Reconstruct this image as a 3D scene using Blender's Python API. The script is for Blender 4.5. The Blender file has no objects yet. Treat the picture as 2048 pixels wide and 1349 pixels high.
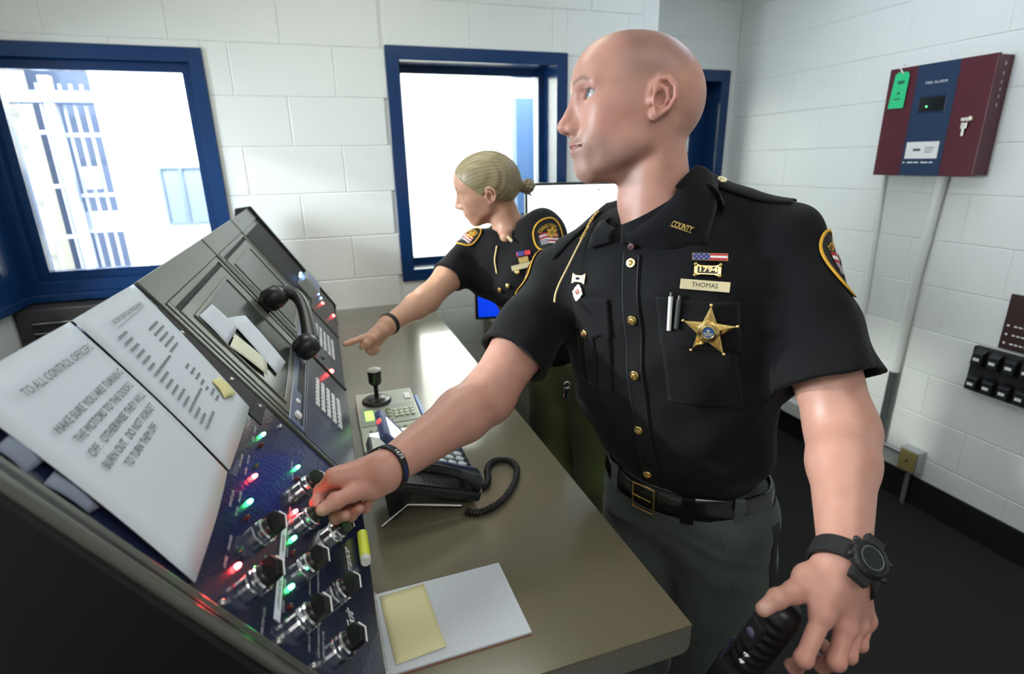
import bpy, bmesh, math, random
import numpy as np
from mathutils import Vector, Matrix
random.seed(7)
SC = bpy.context.scene
COL = SC.collection

# ------------------------------------------------------------------ camera
YAW, PITCH, ROLL, CAMZ, FPX = math.radians(18.6), math.radians(17.8), math.radians(1.1), 1.62, 1100.0
_f = Vector((math.sin(YAW)*math.cos(PITCH), math.cos(YAW)*math.cos(PITCH), -math.sin(PITCH)))
_r = Vector((math.cos(YAW), -math.sin(YAW), 0.0))
_u = _r.cross(_f)
_r2 = _r*math.cos(ROLL) - _u*math.sin(ROLL)
_u2 = _u*math.cos(ROLL) + _r*math.sin(ROLL)
cam_data = bpy.data.cameras.new('camera')
cam_data.sensor_width = 36.0
cam_data.lens = 36.0*FPX/2048.0
cam_data.clip_start = 0.02
cam_data.dof.use_dof = True
cam_data.dof.focus_distance = 0.96
cam_data.dof.aperture_fstop = 4.0
cam = bpy.data.objects.new('camera', cam_data)
COL.objects.link(cam)
cam.matrix_world = Matrix(((_r2.x, _u2.x, -_f.x, 0.0), (_r2.y, _u2.y, -_f.y, 0.0), (_r2.z, _u2.z, -_f.z, CAMZ), (0, 0, 0, 1)))
SC.camera = cam

# ------------------------------------------------------------------ world, lights, exposure
SC.view_settings.view_transform = 'Standard'
SC.view_settings.look = 'None'
SC.view_settings.gamma = 1.0
SC.view_settings.use_curve_mapping = False
SC.view_settings.exposure = 0.22
world = bpy.data.worlds.new('world'); SC.world = world
world.use_nodes = True
world.node_tree.nodes['Background'].inputs[0].default_value = (0.75, 0.85, 1.0, 1)
world.node_tree.nodes['Background'].inputs[1].default_value = 0.02

def area_light(name, loc, target, sx, sy, power, color, spread=None):
    d = bpy.data.lights.new(name, 'AREA'); d.shape = 'RECTANGLE'; d.size = sx; d.size_y = sy
    d.energy = power; d.color = color
    if spread: d.spread = math.radians(spread)
    o = bpy.data.objects.new(name, d); COL.objects.link(o)
    o.location = loc
    o.rotation_euler = (Vector(target)-Vector(loc)).to_track_quat('-Z', 'Y').to_euler()
    return o

# unseen ceiling lights added as fill for the control room
area_light('ceiling_fill_light', (0.9, 0.2, 2.70), (0.9, 0.2, 0), 1.2, 0.30, 5, (1.0, 0.97, 0.90))
area_light('ceiling_fill_light', (-0.1, -0.9, 2.70), (-0.1, -0.9, 0), 1.2, 0.60, 14, (1.0, 0.96, 0.90))
area_light('ceiling_fill_light', (1.8, 1.7, 2.70), (1.8, 1.7, 0), 0.6, 1.2, 8.5, (0.74, 0.86, 1.0))
area_light('ceiling_fill_light', (0.1, 1.75, 2.70), (0.1, 1.75, 0), 1.2, 0.30, 9, (0.96, 1.0, 0.90))  # added to brighten the back wall
# fluorescent rows in the corridors outside the windows
area_light('corridor_lamp_light', (0.9, 4.1, 2.62), (0.9, 4.1, 0), 3.4, 0.9, 260, (0.95, 1.0, 0.90))
area_light('corridor_lamp_light', (-0.7, 3.15, 2.62), (-0.7, 3.3, 0), 1.0, 0.25, 60, (0.88, 0.95, 1.0))
area_light('corridor_lamp_light', (-1.9, 4.35, 2.62), (-1.9, 4.35, 0), 0.8, 0.5, 10, (0.80, 0.88, 1.0))
area_light('corridor_lamp_light', (-2.70, 1.4, 1.95), (0.4, 1.05, 1.6), 0.7, 2.4, 245, (0.80, 0.90, 1.0))
area_light('corridor_lamp_light', (-2.60, 2.25, 2.42), (0.2, 2.65, 1.2), 0.26, 0.10, 120, (0.95, 1.0, 0.95))
area_light('corridor_lamp_light', (-2.0, 0.8, 2.66), (-2.0, 0.8, 0), 0.5, 2.0, 45, (0.85, 0.93, 1.0))  # unseen lamp added to brighten the left corridor

# ------------------------------------------------------------------ materials
MATS = {}
def nodes_of(m): return m.node_tree.nodes, m.node_tree.links
def mat(name, col, rough=0.5, metal=0.0, spec=0.5, bump=None, var=None, coat=0.0, emit=None, sheen=0.0, sss=None, trans=0.0):
    """principled material; bump=(scale, strength, dist) noise relief; var=(scale, amount) noise variation of the colour"""
    if name in MATS: return MATS[name]
    m = bpy.data.materials.new(name); m.use_nodes = True
    N, L = nodes_of(m); b = N['Principled BSDF']
    b.inputs['Base Color'].default_value = (*col, 1)
    b.inputs['Roughness'].default_value = rough
    b.inputs['Metallic'].default_value = metal
    b.inputs['Specular IOR Level'].default_value = spec
    b.inputs['Coat Weight'].default_value = coat
    b.inputs['Transmission Weight'].default_value = trans
    if sheen:
        b.inputs['Sheen Weight'].default_value = sheen; b.inputs['Sheen Roughness'].default_value = 0.5
    if sss:
        b.inputs['Subsurface Weight'].default_value = sss[0]; b.inputs['Subsurface Radius'].default_value = sss[1]; b.inputs['Subsurface Scale'].default_value = sss[2]
    if emit:
        b.inputs['Emission Color'].default_value = (*emit[0], 1); b.inputs['Emission Strength'].default_value = emit[1]
    tc = N.new('ShaderNodeTexCoord')
    if var:
        n = N.new('ShaderNodeTexNoise'); n.inputs['Scale'].default_value = var[0]; n.inputs['Detail'].default_value = 4
        L.new(tc.outputs['Object'], n.inputs['Vector'])
        mx = N.new('ShaderNodeMix'); mx.data_type = 'RGBA'
        mx.inputs[6].default_value = (*[c*(1-var[1]) for c in col], 1); mx.inputs[7].default_value = (*[min(1, c*(1+var[1])) for c in col], 1)
        L.new(n.outputs['Fac'], mx.inputs[0]); L.new(mx.outputs[2], b.inputs['Base Color'])
    if bump:
        n = N.new('ShaderNodeTexNoise'); n.inputs['Scale'].default_value = bump[0]; n.inputs['Detail'].default_value = 3
        L.new(tc.outputs['Object'], n.inputs['Vector'])
        bp = N.new('ShaderNodeBump'); bp.inputs['Strength'].default_value = bump[1]; bp.inputs['Distance'].default_value = bump[2]
        L.new(n.outputs['Fac'], bp.inputs['Height']); L.new(bp.outputs['Normal'], b.inputs['Normal'])
    MATS[name] = m
    return m

def glass_mat(name, tint=(1, 1, 1), refl=0.06):
    if name in MATS: return MATS[name]
    m = bpy.data.materials.new(name); m.use_nodes = True
    N, L = nodes_of(m); N.remove(N['Principled BSDF'])
    t = N.new('ShaderNodeBsdfTransparent'); t.inputs[0].default_value = (*tint, 1)
    g = N.new('ShaderNodeBsdfGlossy'); g.inputs['Roughness'].default_value = 0.02
    fr = N.new('ShaderNodeFresnel'); fr.inputs[0].default_value = 1.45
    mx = N.new('ShaderNodeMixShader')
    L.new(fr.outputs[0], mx.inputs[0]); L.new(t.outputs[0], mx.inputs[1]); L.new(g.outputs[0], mx.inputs[2])
    L.new(mx.outputs[0], N['Material Output'].inputs[0])
    MATS[name] = m
    return m

M_WALL = mat('wall_paint', (0.80, 0.82, 0.79), 0.42, bump=(60, 0.25, 0.003), var=(3, 0.03))
M_WALLR = M_WALL
M_BLUE = mat('blue_steel_paint', (0.006, 0.037, 0.130), 0.20, bump=(40, 0.05, 0.001))
M_CONS = mat('console_grey_steel', (0.125, 0.132, 0.110), 0.30, metal=0.35, bump=(300, 0.06, 0.0005))
M_PANEL = mat('black_control_panel', (0.010, 0.016, 0.050), 0.22, spec=0.6, bump=(160, 0.35, 0.0015), coat=0.2)  # blue in the base colour stands for a bluish reflection on black
M_BLACK = mat('black_plastic', (0.012, 0.012, 0.014), 0.35)
M_BLACKM = mat('black_matte', (0.012, 0.012, 0.014), 0.7)
M_CHROME = mat('chrome', (0.82, 0.82, 0.84), 0.12, metal=1.0)
M_STEEL = mat('brushed_steel', (0.5, 0.5, 0.5), 0.3, metal=1.0)
M_PAPER = mat('white_paper', (0.66, 0.72, 0.80), 0.75)
M_INK = mat('printed_ink', (0.10, 0.11, 0.13), 0.8)
M_LINE = mat('faint_rule_ink', (0.55, 0.60, 0.66), 0.8)
M_COUNTER = mat('taupe_laminate', (0.170, 0.152, 0.102), 0.20, spec=0.7, var=(350, 0.10), coat=0.25)
M_COUNTERE = mat('laminate_edge', (0.16, 0.155, 0.135), 0.4, var=(350, 0.10))
M_GOLD = mat('polished_gold', (0.95, 0.68, 0.26), 0.22, metal=1.0)
M_BRASSP = mat('pale_brass', (0.86, 0.78, 0.50), 0.3, metal=0.8)
M_WHITEP = mat('white_plastic', (0.78, 0.78, 0.76), 0.4)
M_GREYKEY = mat('key_white', (0.72, 0.74, 0.74), 0.4)
M_CARPET = mat('dark_carpet', (0.013, 0.013, 0.014), 0.95, bump=(500, 1.0, 0.01), var=(220, 0.5))
M_GLASS = glass_mat('window_glass')

# ------------------------------------------------------------------ object helpers
def tag(o, label=None, cat=None, group=None, kind=None):
    if label: o['label'] = label
    if cat: o['category'] = cat
    if group: o['group'] = group
    if kind: o['kind'] = kind
    return o
ROOT = {}
def thing(name, label, cat, loc=(0, 0, 0), group=None, kind=None):
    o = bpy.data.objects.new(name, None); COL.objects.link(o)
    o.location = loc; o.empty_display_size = 0.05
    ROOT[o.name] = Vector(loc)
    return tag(o, label, cat, group, kind)
def attach(o, parent):
    if parent is None: return
    o.parent = parent
    if parent.name in ROOT: o.matrix_parent_inverse = Matrix.Translation(-ROOT[parent.name])

class MB:
    """collects shapes (in a local frame M) into one mesh"""
    def __init__(s, M=None):
        s.v = []; s.f = []; s.M = M or Matrix.Identity(4); s.smooth = []; s.mi = []; s.cur = 0
    def add(s, verts, faces, smooth=False):
        b = len(s.v)
        s.v += [tuple(s.M @ Vector(p)) for p in verts]
        s.f += [tuple(b+i for i in f) for f in faces]
        s.smooth += [smooth]*len(faces); s.mi += [s.cur]*len(faces)
        return s
    def box(s, lo, hi, c=0.0):
        x0, y0, z0 = lo; x1, y1, z1 = hi
        if c <= 0:
            return s.add([(x0,y0,z0),(x1,y0,z0),(x1,y1,z0),(x0,y1,z0),(x0,y0,z1),(x1,y0,z1),(x1,y1,z1),(x0,y1,z1)],
                  [(3,2,1,0),(4,5,6,7),(0,1,5,4),(1,2,6,5),(2,3,7,6),(3,0,4,7)])
        bm = bmesh.new(); bmesh.ops.create_cube(bm, size=1)
        for v in bm.verts:
            v.co = Vector(((x0+x1)/2+v.co.x*(x1-x0), (y0+y1)/2+v.co.y*(y1-y0), (z0+z1)/2+v.co.z*(z1-z0)))
        bmesh.ops.bevel(bm, geom=bm.edges[:], offset=c, segments=2, affect='EDGES', profile=0.6)
        bm.verts.index_update()
        s.add([v.co[:] for v in bm.verts], [[v.index for v in f.verts] for f in bm.faces]); bm.free(); return s
    def prism(s, pts, z0, z1, axis='z', smooth=False):
        n = len(pts)
        def P(a, b, h): return {'z': (a, b, h), 'y': (a, h, b), 'x': (h, a, b)}[axis]
        v = [P(a, b, z0) for a, b in pts]+[P(a, b, z1) for a, b in pts]
        f = [tuple(range(n))[::-1], tuple(range(n, 2*n))]+[(i, (i+1) % n, n+(i+1) % n, n+i) for i in range(n)]
        return s.add(v, f, smooth)
    def lathe(s, prof, n=20, M=None, smooth=True, cap=True):
        """prof [(r,z)] about local z"""
        M = M or Matrix.Identity(4); v = []; f = []
        for r, z in prof:
            for i in range(n):
                a = 2*math.pi*i/n; v.append(tuple(M @ Vector((r*math.cos(a), r*math.sin(a), z))))
        for k in range(len(prof)-1):
            for i in range(n):
                j = (i+1) % n; f.append((k*n+i, k*n+j, (k+1)*n+j, (k+1)*n+i))
        s.add(v, f, smooth)
        if cap:
            m = len(prof)
            s.add(v[:n], [tuple(range(n))[::-1]]); s.add(v[(m-1)*n:], [tuple(range(n))])
        return s
    def tube(s, path, r, n=8, closed=False, smooth=True, up=(0, 0, 1)):
        P = [Vector(p) for p in path]; m = len(P); v = []; f = []
        rs = r if isinstance(r, (list, tuple)) else [r]*m
        prevn = None
        for i, p in enumerate(P):
            if closed: t = (P[(i+1) % m]-P[i-1])
            else: t = P[min(i+1, m-1)]-P[max(i-1, 0)]
            t.normalize()
            a = Vector(up) if prevn is None else prevn
            a = a-t*a.dot(t)
            if a.length < 1e-4: a = t.orthogonal()
            a.normalize(); prevn = a; b = t.cross(a)
            for k in range(n):
                w = 2*math.pi*k/n; v.append(tuple(p+(a*math.cos(w)+b*math.sin(w))*rs[i]))
        for i in range(m if closed else m-1):
            for k in range(n):
                i2 = (i+1) % m; f.append((i*n+k, i*n+(k+1) % n, i2*n+(k+1) % n, i2*n+k))
        s.add(v, f, smooth)
        if not closed: s.add(v[:n], [tuple(range(n))[::-1]]); s.add(v[-n:], [tuple(range(n))])
        return s
    def grid(s, fn, nu, nv, smooth=True, flip=False):
        v = [fn(i/nu, j/nv) for j in range(nv+1) for i in range(nu+1)]
        f = []
        for j in range(nv):
            for i in range(nu):
                q = (j*(nu+1)+i, j*(nu+1)+i+1, (j+1)*(nu+1)+i+1, (j+1)*(nu+1)+i)
                f.append(q[::-1] if flip else q)
        return s.add(v, f, smooth)
    def sphere(s, c, r, n=16, m=10, sc=(1, 1, 1)):
        return s.lathe([(r*math.sin(math.pi*k/m)+1e-5, -r*math.cos(math.pi*k/m)) for k in range(m+1)], n,
                       Matrix.Translation(c) @ Matrix.Diagonal((*sc, 1)), cap=False)
    def mesh(s, name):
        me = bpy.data.meshes.new(name); me.from_pydata(s.v, [], s.f)
        me.polygons.foreach_set('use_smooth', s.smooth)
        if any(s.mi): me.polygons.foreach_set('material_index', s.mi)
        me.update(); return me
    def build(s, name, m, parent=None, solid=None, bevel=None):
        me = s.mesh(name); o = bpy.data.objects.new(name, me); COL.objects.link(o)
        for x in (m if isinstance(m, (list, tuple)) else [m]): me.materials.append(x)
        attach(o, parent)
        if solid:
            md = o.modifiers.new('solidify', 'SOLIDIFY'); md.thickness = solid; md.offset = 0
        if bevel:
            md = o.modifiers.new('bevel', 'BEVEL'); md.width = bevel; md.segments = 2; md.limit_method = 'ANGLE'
        return o

def text_mesh(body, size, extrude=0.0, align='CENTER', bold=False, shear=0.0, offset=0.0):
    c = bpy.data.curves.new('lettering', 'FONT'); c.body = body; c.size = size; c.extrude = extrude
    c.align_x = align; c.align_y = 'CENTER'; c.shear = shear; c.offset = offset; c.resolution_u = 3
    o = bpy.data.objects.new('lettering', c); COL.objects.link(o)
    dg = bpy.context.evaluated_depsgraph_get()
    me = bpy.data.meshes.new_from_object(o.evaluated_get(dg))
    v = [tuple(x.co) for x in me.vertices]; f = [tuple(p.vertices) for p in me.polygons]
    bpy.data.objects.remove(o); bpy.data.curves.remove(c); bpy.data.meshes.remove(me)
    return v, f
def put_text(mb, body, size, M=None, warp=None, width=None, **k):
    v, f = text_mesh(body, size, **k)
    if width and v:
        w = max(p[0] for p in v)-min(p[0] for p in v); kx = width/w
        v = [(p[0]*kx, p[1], p[2]) for p in v]
    if warp: v = [warp(p) for p in v]
    if M is not None: v = [tuple(M @ Vector(p)) for p in v]
    mb.add(v, f)
def frame(o, x, y, z):
    """4x4 from origin and axes"""
    return Matrix(((x[0], y[0], z[0], o[0]), (x[1], y[1], z[1], o[1]), (x[2], y[2], z[2], o[2]), (0, 0, 0, 1)))
def oriented(o, normal, up=(0, 0, 1)):
    """local z = normal, local y close to up"""
    n = Vector(normal).normalized(); x = Vector(up).cross(n).normalized(); y = n.cross(x)
    return frame(o, x, y, n)
# ------------------------------------------------------------------ room shell
BWY, RWX, LWX, DWY = 2.70, 2.55, -1.17, 3.10     # back wall, right wall, left wall, set-back door wall
_blk = {}
def block_mesh(w, h):
    k = (round(w, 3), round(h, 3))
    if k in _blk: return _blk[k]
    c, d = 0.0040, 0.0020          # eased edge: joints stay shallow under the paint
    g = 0.0003
    x0, x1, z0, z1 = g, w-g, g, h-g
    v = [(x0, 0, z0), (x1, 0, z0), (x1, 0, z1), (x0, 0, z1), (x0+c, d, z0+c), (x1-c, d, z0+c), (x1-c, d, z1-c), (x0+c, d, z1-c),
         (x0, -0.006, z0), (x1, -0.006, z0), (x1, -0.006, z1), (x0, -0.006, z1)]
    f = [(4, 5, 6, 7), (0, 1, 5, 4), (1, 2, 6, 5), (2, 3, 7, 6), (3, 0, 4, 7), (8, 9, 1, 0), (9, 10, 2, 1), (10, 11, 3, 2), (11, 8, 0, 3)]
    me = bpy.data.meshes.new('block'); me.from_pydata([(a, -b, z) for a, b, z in v], [], [q[::-1] for q in f][:]); me.update()
    me.flip_normals() if False else None
    me.materials.append(M_WALL); _blk[k] = me
    return me
def block_wall(parent, org, ang, u0, u1, z0, z1, zoff, uoff, holes):
    """running-bond blocks on a wall plane. local u axis at angle ang, local -y faces the room"""
    BL, BH = 0.405, 0.2
    k0 = math.floor((z0-zoff)/BH)
    row = k0
    while zoff+row*BH < z1:
        za, zb = max(z0, zoff+row*BH), min(z1, zoff+(row+1)*BH)
        off = uoff+(BL/2 if row % 2 else 0)
        j = math.floor((u0-off)/BL)
        while off+j*BL < u1:
            ua, ub = max(u0, off+j*BL), min(u1, off+(j+1)*BL)
            rects = [(ua, ub, za, zb)]
            for (ha, hb, hc, hd) in holes:
                nr = []
                for (a, b, c, d) in rects:
                    if b <= ha or a >= hb or d <= hc or c >= hd: nr.append((a, b, c, d)); continue
                    if a < ha: nr.append((a, ha, c, d))
                    if b > hb: nr.append((hb, b, c, d))
                    m0, m1 = max(a, ha), min(b, hb)
                    if c < hc: nr.append((m0, m1, c, hc))
                    if d > hd: nr.append((m0, m1, hd, d))
                rects = nr
            for (a, b, c, d) in rects:
                if b-a < 0.02 or d-c < 0.02: continue
                o = bpy.data.objects.new('block', block_mesh(b-a, d-c)); COL.objects.link(o)
                ca, sa = math.cos(ang), math.sin(ang)
                o.location = (org[0]+a*ca, org[1]+a*sa, c); o.rotation_euler = (0, 0, ang)
                o.parent = parent
            j += 1
        row += 1
def slab_with_holes(x0, x1, z0, z1, holes):
    xs = sorted({x0, x1, *[h[0] for h in holes], *[h[1] for h in holes]}); zs = sorted({z0, z1, *[h[2] for h in holes], *[h[3] for h in holes]})
    out = []
    for i in range(len(xs)-1):
        for j in range(len(zs)-1):
            cx, cz = (xs[i]+xs[i+1])/2, (zs[j]+zs[j+1])/2
            if any(h[0] < cx < h[1] and h[2] < cz < h[3] for h in holes): continue
            out.append((xs[i], xs[i+1], zs[j], zs[j+1]))
    return out

CEIL = 2.75
floor = MB().box((-4.2, -2.2, -0.05), (4.2, 5.6, 0)).build('floor', M_CARPET); tag(floor, kind='structure')
M_CEIL = mat('ceiling_tile', (0.8, 0.8, 0.78), 0.9)
ceil = MB().box((-4.2, -2.2, CEIL), (4.2, 5.6, CEIL+0.05)).build('ceiling', M_CEIL); tag(ceil, kind='structure')

# back wall with two window openings
W1 = (-1.165, -0.373, 1.131, 2.067)
W2 = (0.347, 1.217, 1.062, 2.108)
mb = MB()
for a, b, c, d in slab_with_holes(LWX-0.2, 1.62, 0, CEIL, [W1, W2]): mb.box((a, BWY+0.006, c), (b, BWY+0.2, d))
wb = mb.build('wall_back', M_WALL); tag(wb, kind='structure')
block_wall(wb, (0, BWY, 0), 0.0, LWX, 1.62, 0.0, CEIL, 0.095, -0.075, [W1, W2])
# set-back part of the back wall beside the right-hand corner, with the door opening
W3 = (1.72, 2.50, 0.0, 2.125)
mb = MB()
for a, b, c, d in slab_with_holes(1.62, RWX+0.2, 0, CEIL, [W3]): mb.box((a, DWY+0.006, c), (b, DWY+0.2, d))
mb.box((1.62, BWY+0.006, 0), (1.82-0.1, DWY+0.006, CEIL))
wd = mb.build('wall_door', M_WALL); tag(wd, kind='structure')
block_wall(wd, (0, DWY, 0), 0.0, 1.72, RWX, 0.0, CEIL, 0.095, 1.95, [W3])
# right wall
mb = MB().box((RWX+0.006, -2.2, 0), (RWX+0.2, DWY+0.2, CEIL))
wr = mb.build('wall_right', M_WALL); tag(wr, kind='structure')
block_wall(wr, (RWX, 0, 0), -math.pi/2, -DWY, 0.6, 0.0, CEIL, 0.05, 0.02, [])
# left wall with a window of its own, rear wall behind the camera
W4 = (0.1, 2.60, 1.131, 2.067)
mb = MB()
for a, b, c, d in slab_with_holes(-2.2, BWY, 0, CEIL, [W4]): mb.box((LWX-0.2, a, c), (LWX-0.006, b, d))
wl = mb.build('wall_left', M_WALL); tag(wl, kind='structure')
block_wall(wl, (LWX, 0, 0), math.pi/2, 1.4, BWY, 0.5, CEIL, 0.095, 0.1, [W4])
rear = MB().box((-4.2, -2.25, 0), (4.2, -2.2, CEIL)).build('wall_rear', M_WALL); tag(rear, kind='structure')
# baseboards
M_BASE = mat('black_vinyl_base', (0.012, 0.012, 0.013), 0.45)
tag(MB().box((RWX-0.012, -2.2, 0), (RWX+0.004, DWY, 0.145), 0.002).build('baseboard_right', M_BASE), kind='structure')
tag(MB().box((0.3, BWY-0.012, 0), (1.62, BWY+0.004, 0.13), 0.002).build('baseboard_back', M_BASE), kind='structure')

def window(name, rect, plane, axis, casing, reveal, stop, glass_d, sgn, label, mullions=()):
    """steel frame: face casing, deep reveal, glazing stop, pane. axis 'x': wall runs along x and outside is +y; axis 'y': wall runs along y and outside is -x"""
    a0, a1, z0, z1 = rect
    root = thing(name, label, 'window', ((a0+a1)/2, plane, z0) if axis == 'x' else (plane, (a0+a1)/2, z0), kind='structure')
    def B(mb, u0, u1, d0, d1, za, zb, c=0.0015):
        if axis == 'x': mb.box((u0, plane+d0, za), (u1, plane+d1, zb), c)
        else: mb.box((plane-d1, u0, za), (plane-d0, u1, zb), c)
    cw = casing
    for nm, (u0, u1, za, zb) in (('casing', (a0, a0+cw, z0, z1)), ('casing', (a1-cw, a1, z0, z1)), ('casing', (a0+cw, a1-cw, z1-cw, z1)), ('casing', (a0+cw, a1-cw, z0, z0+cw))):
        mb = MB(); B(mb, u0, u1, -0.012, reveal, za, zb); mb.build(nm, M_BLUE, root)
    i0, i1, j0, j1 = a0+cw, a1-cw, z0+cw, z1-cw
    for nm, (u0, u1, za, zb) in (('glazing_stop', (i0, i0+stop, j0, j1)), ('glazing_stop', (i1-stop, i1, j0, j1)), ('glazing_stop', (i0+stop, i1-stop, j1-stop, j1)), ('glazing_stop', (i0+stop, i1-stop, j0, j0+stop))):
        mb = MB(); B(mb, u0, u1, glass_d-0.025, glass_d+0.03, za, zb); mb.build(nm, M_BLUE, root)
    for u in mullions:
        mb = MB(); B(mb, u-0.03, u+0.03, glass_d-0.04, glass_d+0.03, j0+stop, j1-stop); mb.build('mullion', M_BLUE, root)
    mb = MB(); B(mb, i0+stop*0.5, i1-stop*0.5, glass_d, glass_d+0.004, j0+stop*0.5, j1-stop*0.5, 0); mb.build('pane', M_GLASS, root)
    return root
window('window_1', W1, BWY, 'x', 0.052, 0.15, 0.035, 0.05, 1, 'blue steel framed window left of the console looking onto barred cells')
window('window_2', W2, BWY, 'x', 0.056, 0.20, 0.030, 0.185, 1, 'deep blue steel framed window behind the leaning officer')
window('window_4', W4, LWX, 'y', 0.052, 0.15, 0.035, 0.05, 1, 'blue steel framed window on the left side wall', mullions=(1.35,))
# blue corner mullion where the two left windows meet
mb = MB().box((LWX-0.02, BWY-0.10, 1.131), (LWX+0.012, BWY+0.012, 2.067), 0.003)
tag(mb.build('trim_1', M_BLUE), kind='structure')
# projecting sills below the left windows
mb = MB().box((LWX, BWY-0.035, 1.105), (-0.373, BWY+0.02, 1.135), 0.004)
tag(mb.build('trim_2', M_BLUE), kind='structure')
mb = MB().box((LWX-0.02, 0.1, 1.105), (LWX+0.035, BWY, 1.135), 0.004)
tag(mb.build('trim_3', M_BLUE), kind='structure')
# blue door with frame and lite in the set-back wall
dr = thing('door_1', 'blue steel door and frame with narrow glass lite beside the right corner', 'door', (2.1, DWY, 0), kind='structure')
for u0, u1, za, zb in ((1.72, 1.78, 0, 2.125), (2.44, 2.50, 0, 2.125), (1.78, 2.44, 2.06, 2.125)):
    MB().box((u0, DWY-0.012, za), (u1, DWY+0.19, zb), 0.002).build('door_frame', M_BLUE, dr)
for u0, u1, za, zb in ((1.78, 1.90, 0, 2.06), (2.33, 2.44, 0, 2.06), (1.90, 2.33, 1.95, 2.06), (1.90, 2.33, 0, 1.0)):
    MB().box((u0, DWY+0.13, za), (u1, DWY+0.175, zb), 0.002).build('door_leaf', M_BLUE, dr)
MB().box((1.89, DWY+0.15, 0.99), (2.34, DWY+0.156, 1.96)).build('pane', M_GLASS, dr)
MB().lathe([(0.025, 0), (0.025, 0.008), (0.012, 0.01), (0.012, 0.045), (0.03, 0.055), (0.03, 0.075), (0.015, 0.085)], 16, oriented((1.85, DWY+0.13, 0.98), (0, -1, 0))).build('handle', M_STEEL, dr)

# ------------------------------------------------------------------ corridors beyond the glass
M_CORR = mat('corridor_white_paint', (0.86, 0.88, 0.86), 0.6)
mb = MB()
mb.box((-4.2, 5.0, 0), (4.2, 5.05, CEIL)); mb.box((4.15, DWY+0.2, 0), (4.2, 5.0, CEIL)); mb.box((-2.80, -2.2, 0), (-2.75, 5.0, CEIL))
tag(mb.build('wall_corridor', M_CORR), kind='structure')
tag(MB().box((-1.01, 3.5, 0), (0.10, 3.62, CEIL), 0.01).build('wall_partition', M_CORR), kind='structure')
# small grey window set in the partition
nw = thing('window_5', 'small grey-blue window in the white partition seen through the left window', 'window', (-0.65, 3.5, 1.32), kind='structure')
M_GREYP = mat('grey_blue_pane', (0.20, 0.25, 0.34), 0.3)
MB().box((-0.775, 3.488, 1.33), (-0.55, 3.496, 1.61)).build('pane', M_GREYP, nw)
for u0, u1, za, zb in ((-0.785, -0.773, 1.32, 1.62), (-0.552, -0.54, 1.32, 1.62), (-0.773, -0.552, 1.61, 1.62), (-0.773, -0.552, 1.32, 1.33), (-0.69, -0.675, 1.33, 1.61)):
    MB().box((u0, 3.482, za), (u1, 3.5, zb)).build('window_bar', mat('grey_blue_bar', (0.15, 0.20, 0.30), 0.4), nw)
# barred cell gate
M_BAR = mat('pale_lavender_bar', (0.34, 0.39, 0.56), 0.35)
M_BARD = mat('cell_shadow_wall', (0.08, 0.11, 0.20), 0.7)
gt = thing('cell_gate', 'pale barred cell gate seen through the left window', 'gate', (-1.6, 4.2, 0))
for x in [-2.42+0.105*i for i in range(10)]: MB().tube([(x, 4.2, 0.05), (x, 4.2, 2.1)], 0.011, 8).build('bar', M_BAR, gt)
for x in [-1.375+0.055*i for i in range(5)]: MB().tube([(x, 4.23, 0.05), (x, 4.23, 2.1)], 0.010, 8).build('bar', M_BAR, gt)
for z in (0.3, 0.9, 1.215, 1.52, 1.83): MB().box((-2.46, 4.185, z-0.012), (-1.43, 4.215, z+0.012), 0.003).build('rail', M_BAR, gt)
for z in (0.3, 0.85, 1.24, 1.46, 1.815): MB().box((-1.40, 4.215, z-0.012), (-1.05, 4.245, z+0.012), 0.003).build('rail', M_BAR, gt)
MB().box((-1.455, 4.17, 0), (-1.40, 4.23, 2.14), 0.004).build('gate_post', M_BAR, gt)
MB().box((-2.5, 4.160, 1.99), (-1.02, 4.245, 2.06), 0.004).build('header', mat('gate_blue', (0.12, 0.16, 0.30), 0.4), gt)
MB().box((-1.34, 4.16, 1.50), (-1.27, 4.21, 1.63), 0.006).build('lock_box', M_WHITEP, gt)
MB().box((-1.40, 4.23, 1.25), (-1.02, 4.26, 1.36), 0.003).build('lock_plate', M_BAR, gt)
# cell behind the gate, dimness put into its wall colour, with a cream pillar
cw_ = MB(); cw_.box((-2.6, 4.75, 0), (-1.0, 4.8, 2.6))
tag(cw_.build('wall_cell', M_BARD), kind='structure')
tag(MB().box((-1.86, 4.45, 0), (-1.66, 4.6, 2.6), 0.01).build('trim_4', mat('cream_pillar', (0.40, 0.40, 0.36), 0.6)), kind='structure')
# blue door frame post in the corridor behind the middle window
mb = MB().box((1.62, 4.6, 0), (1.78, 4.72, 2.11), 0.004)
tag(mb.build('trim_5', mat('corridor_blue', (0.03, 0.07, 0.17), 0.4)), kind='structure')

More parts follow.
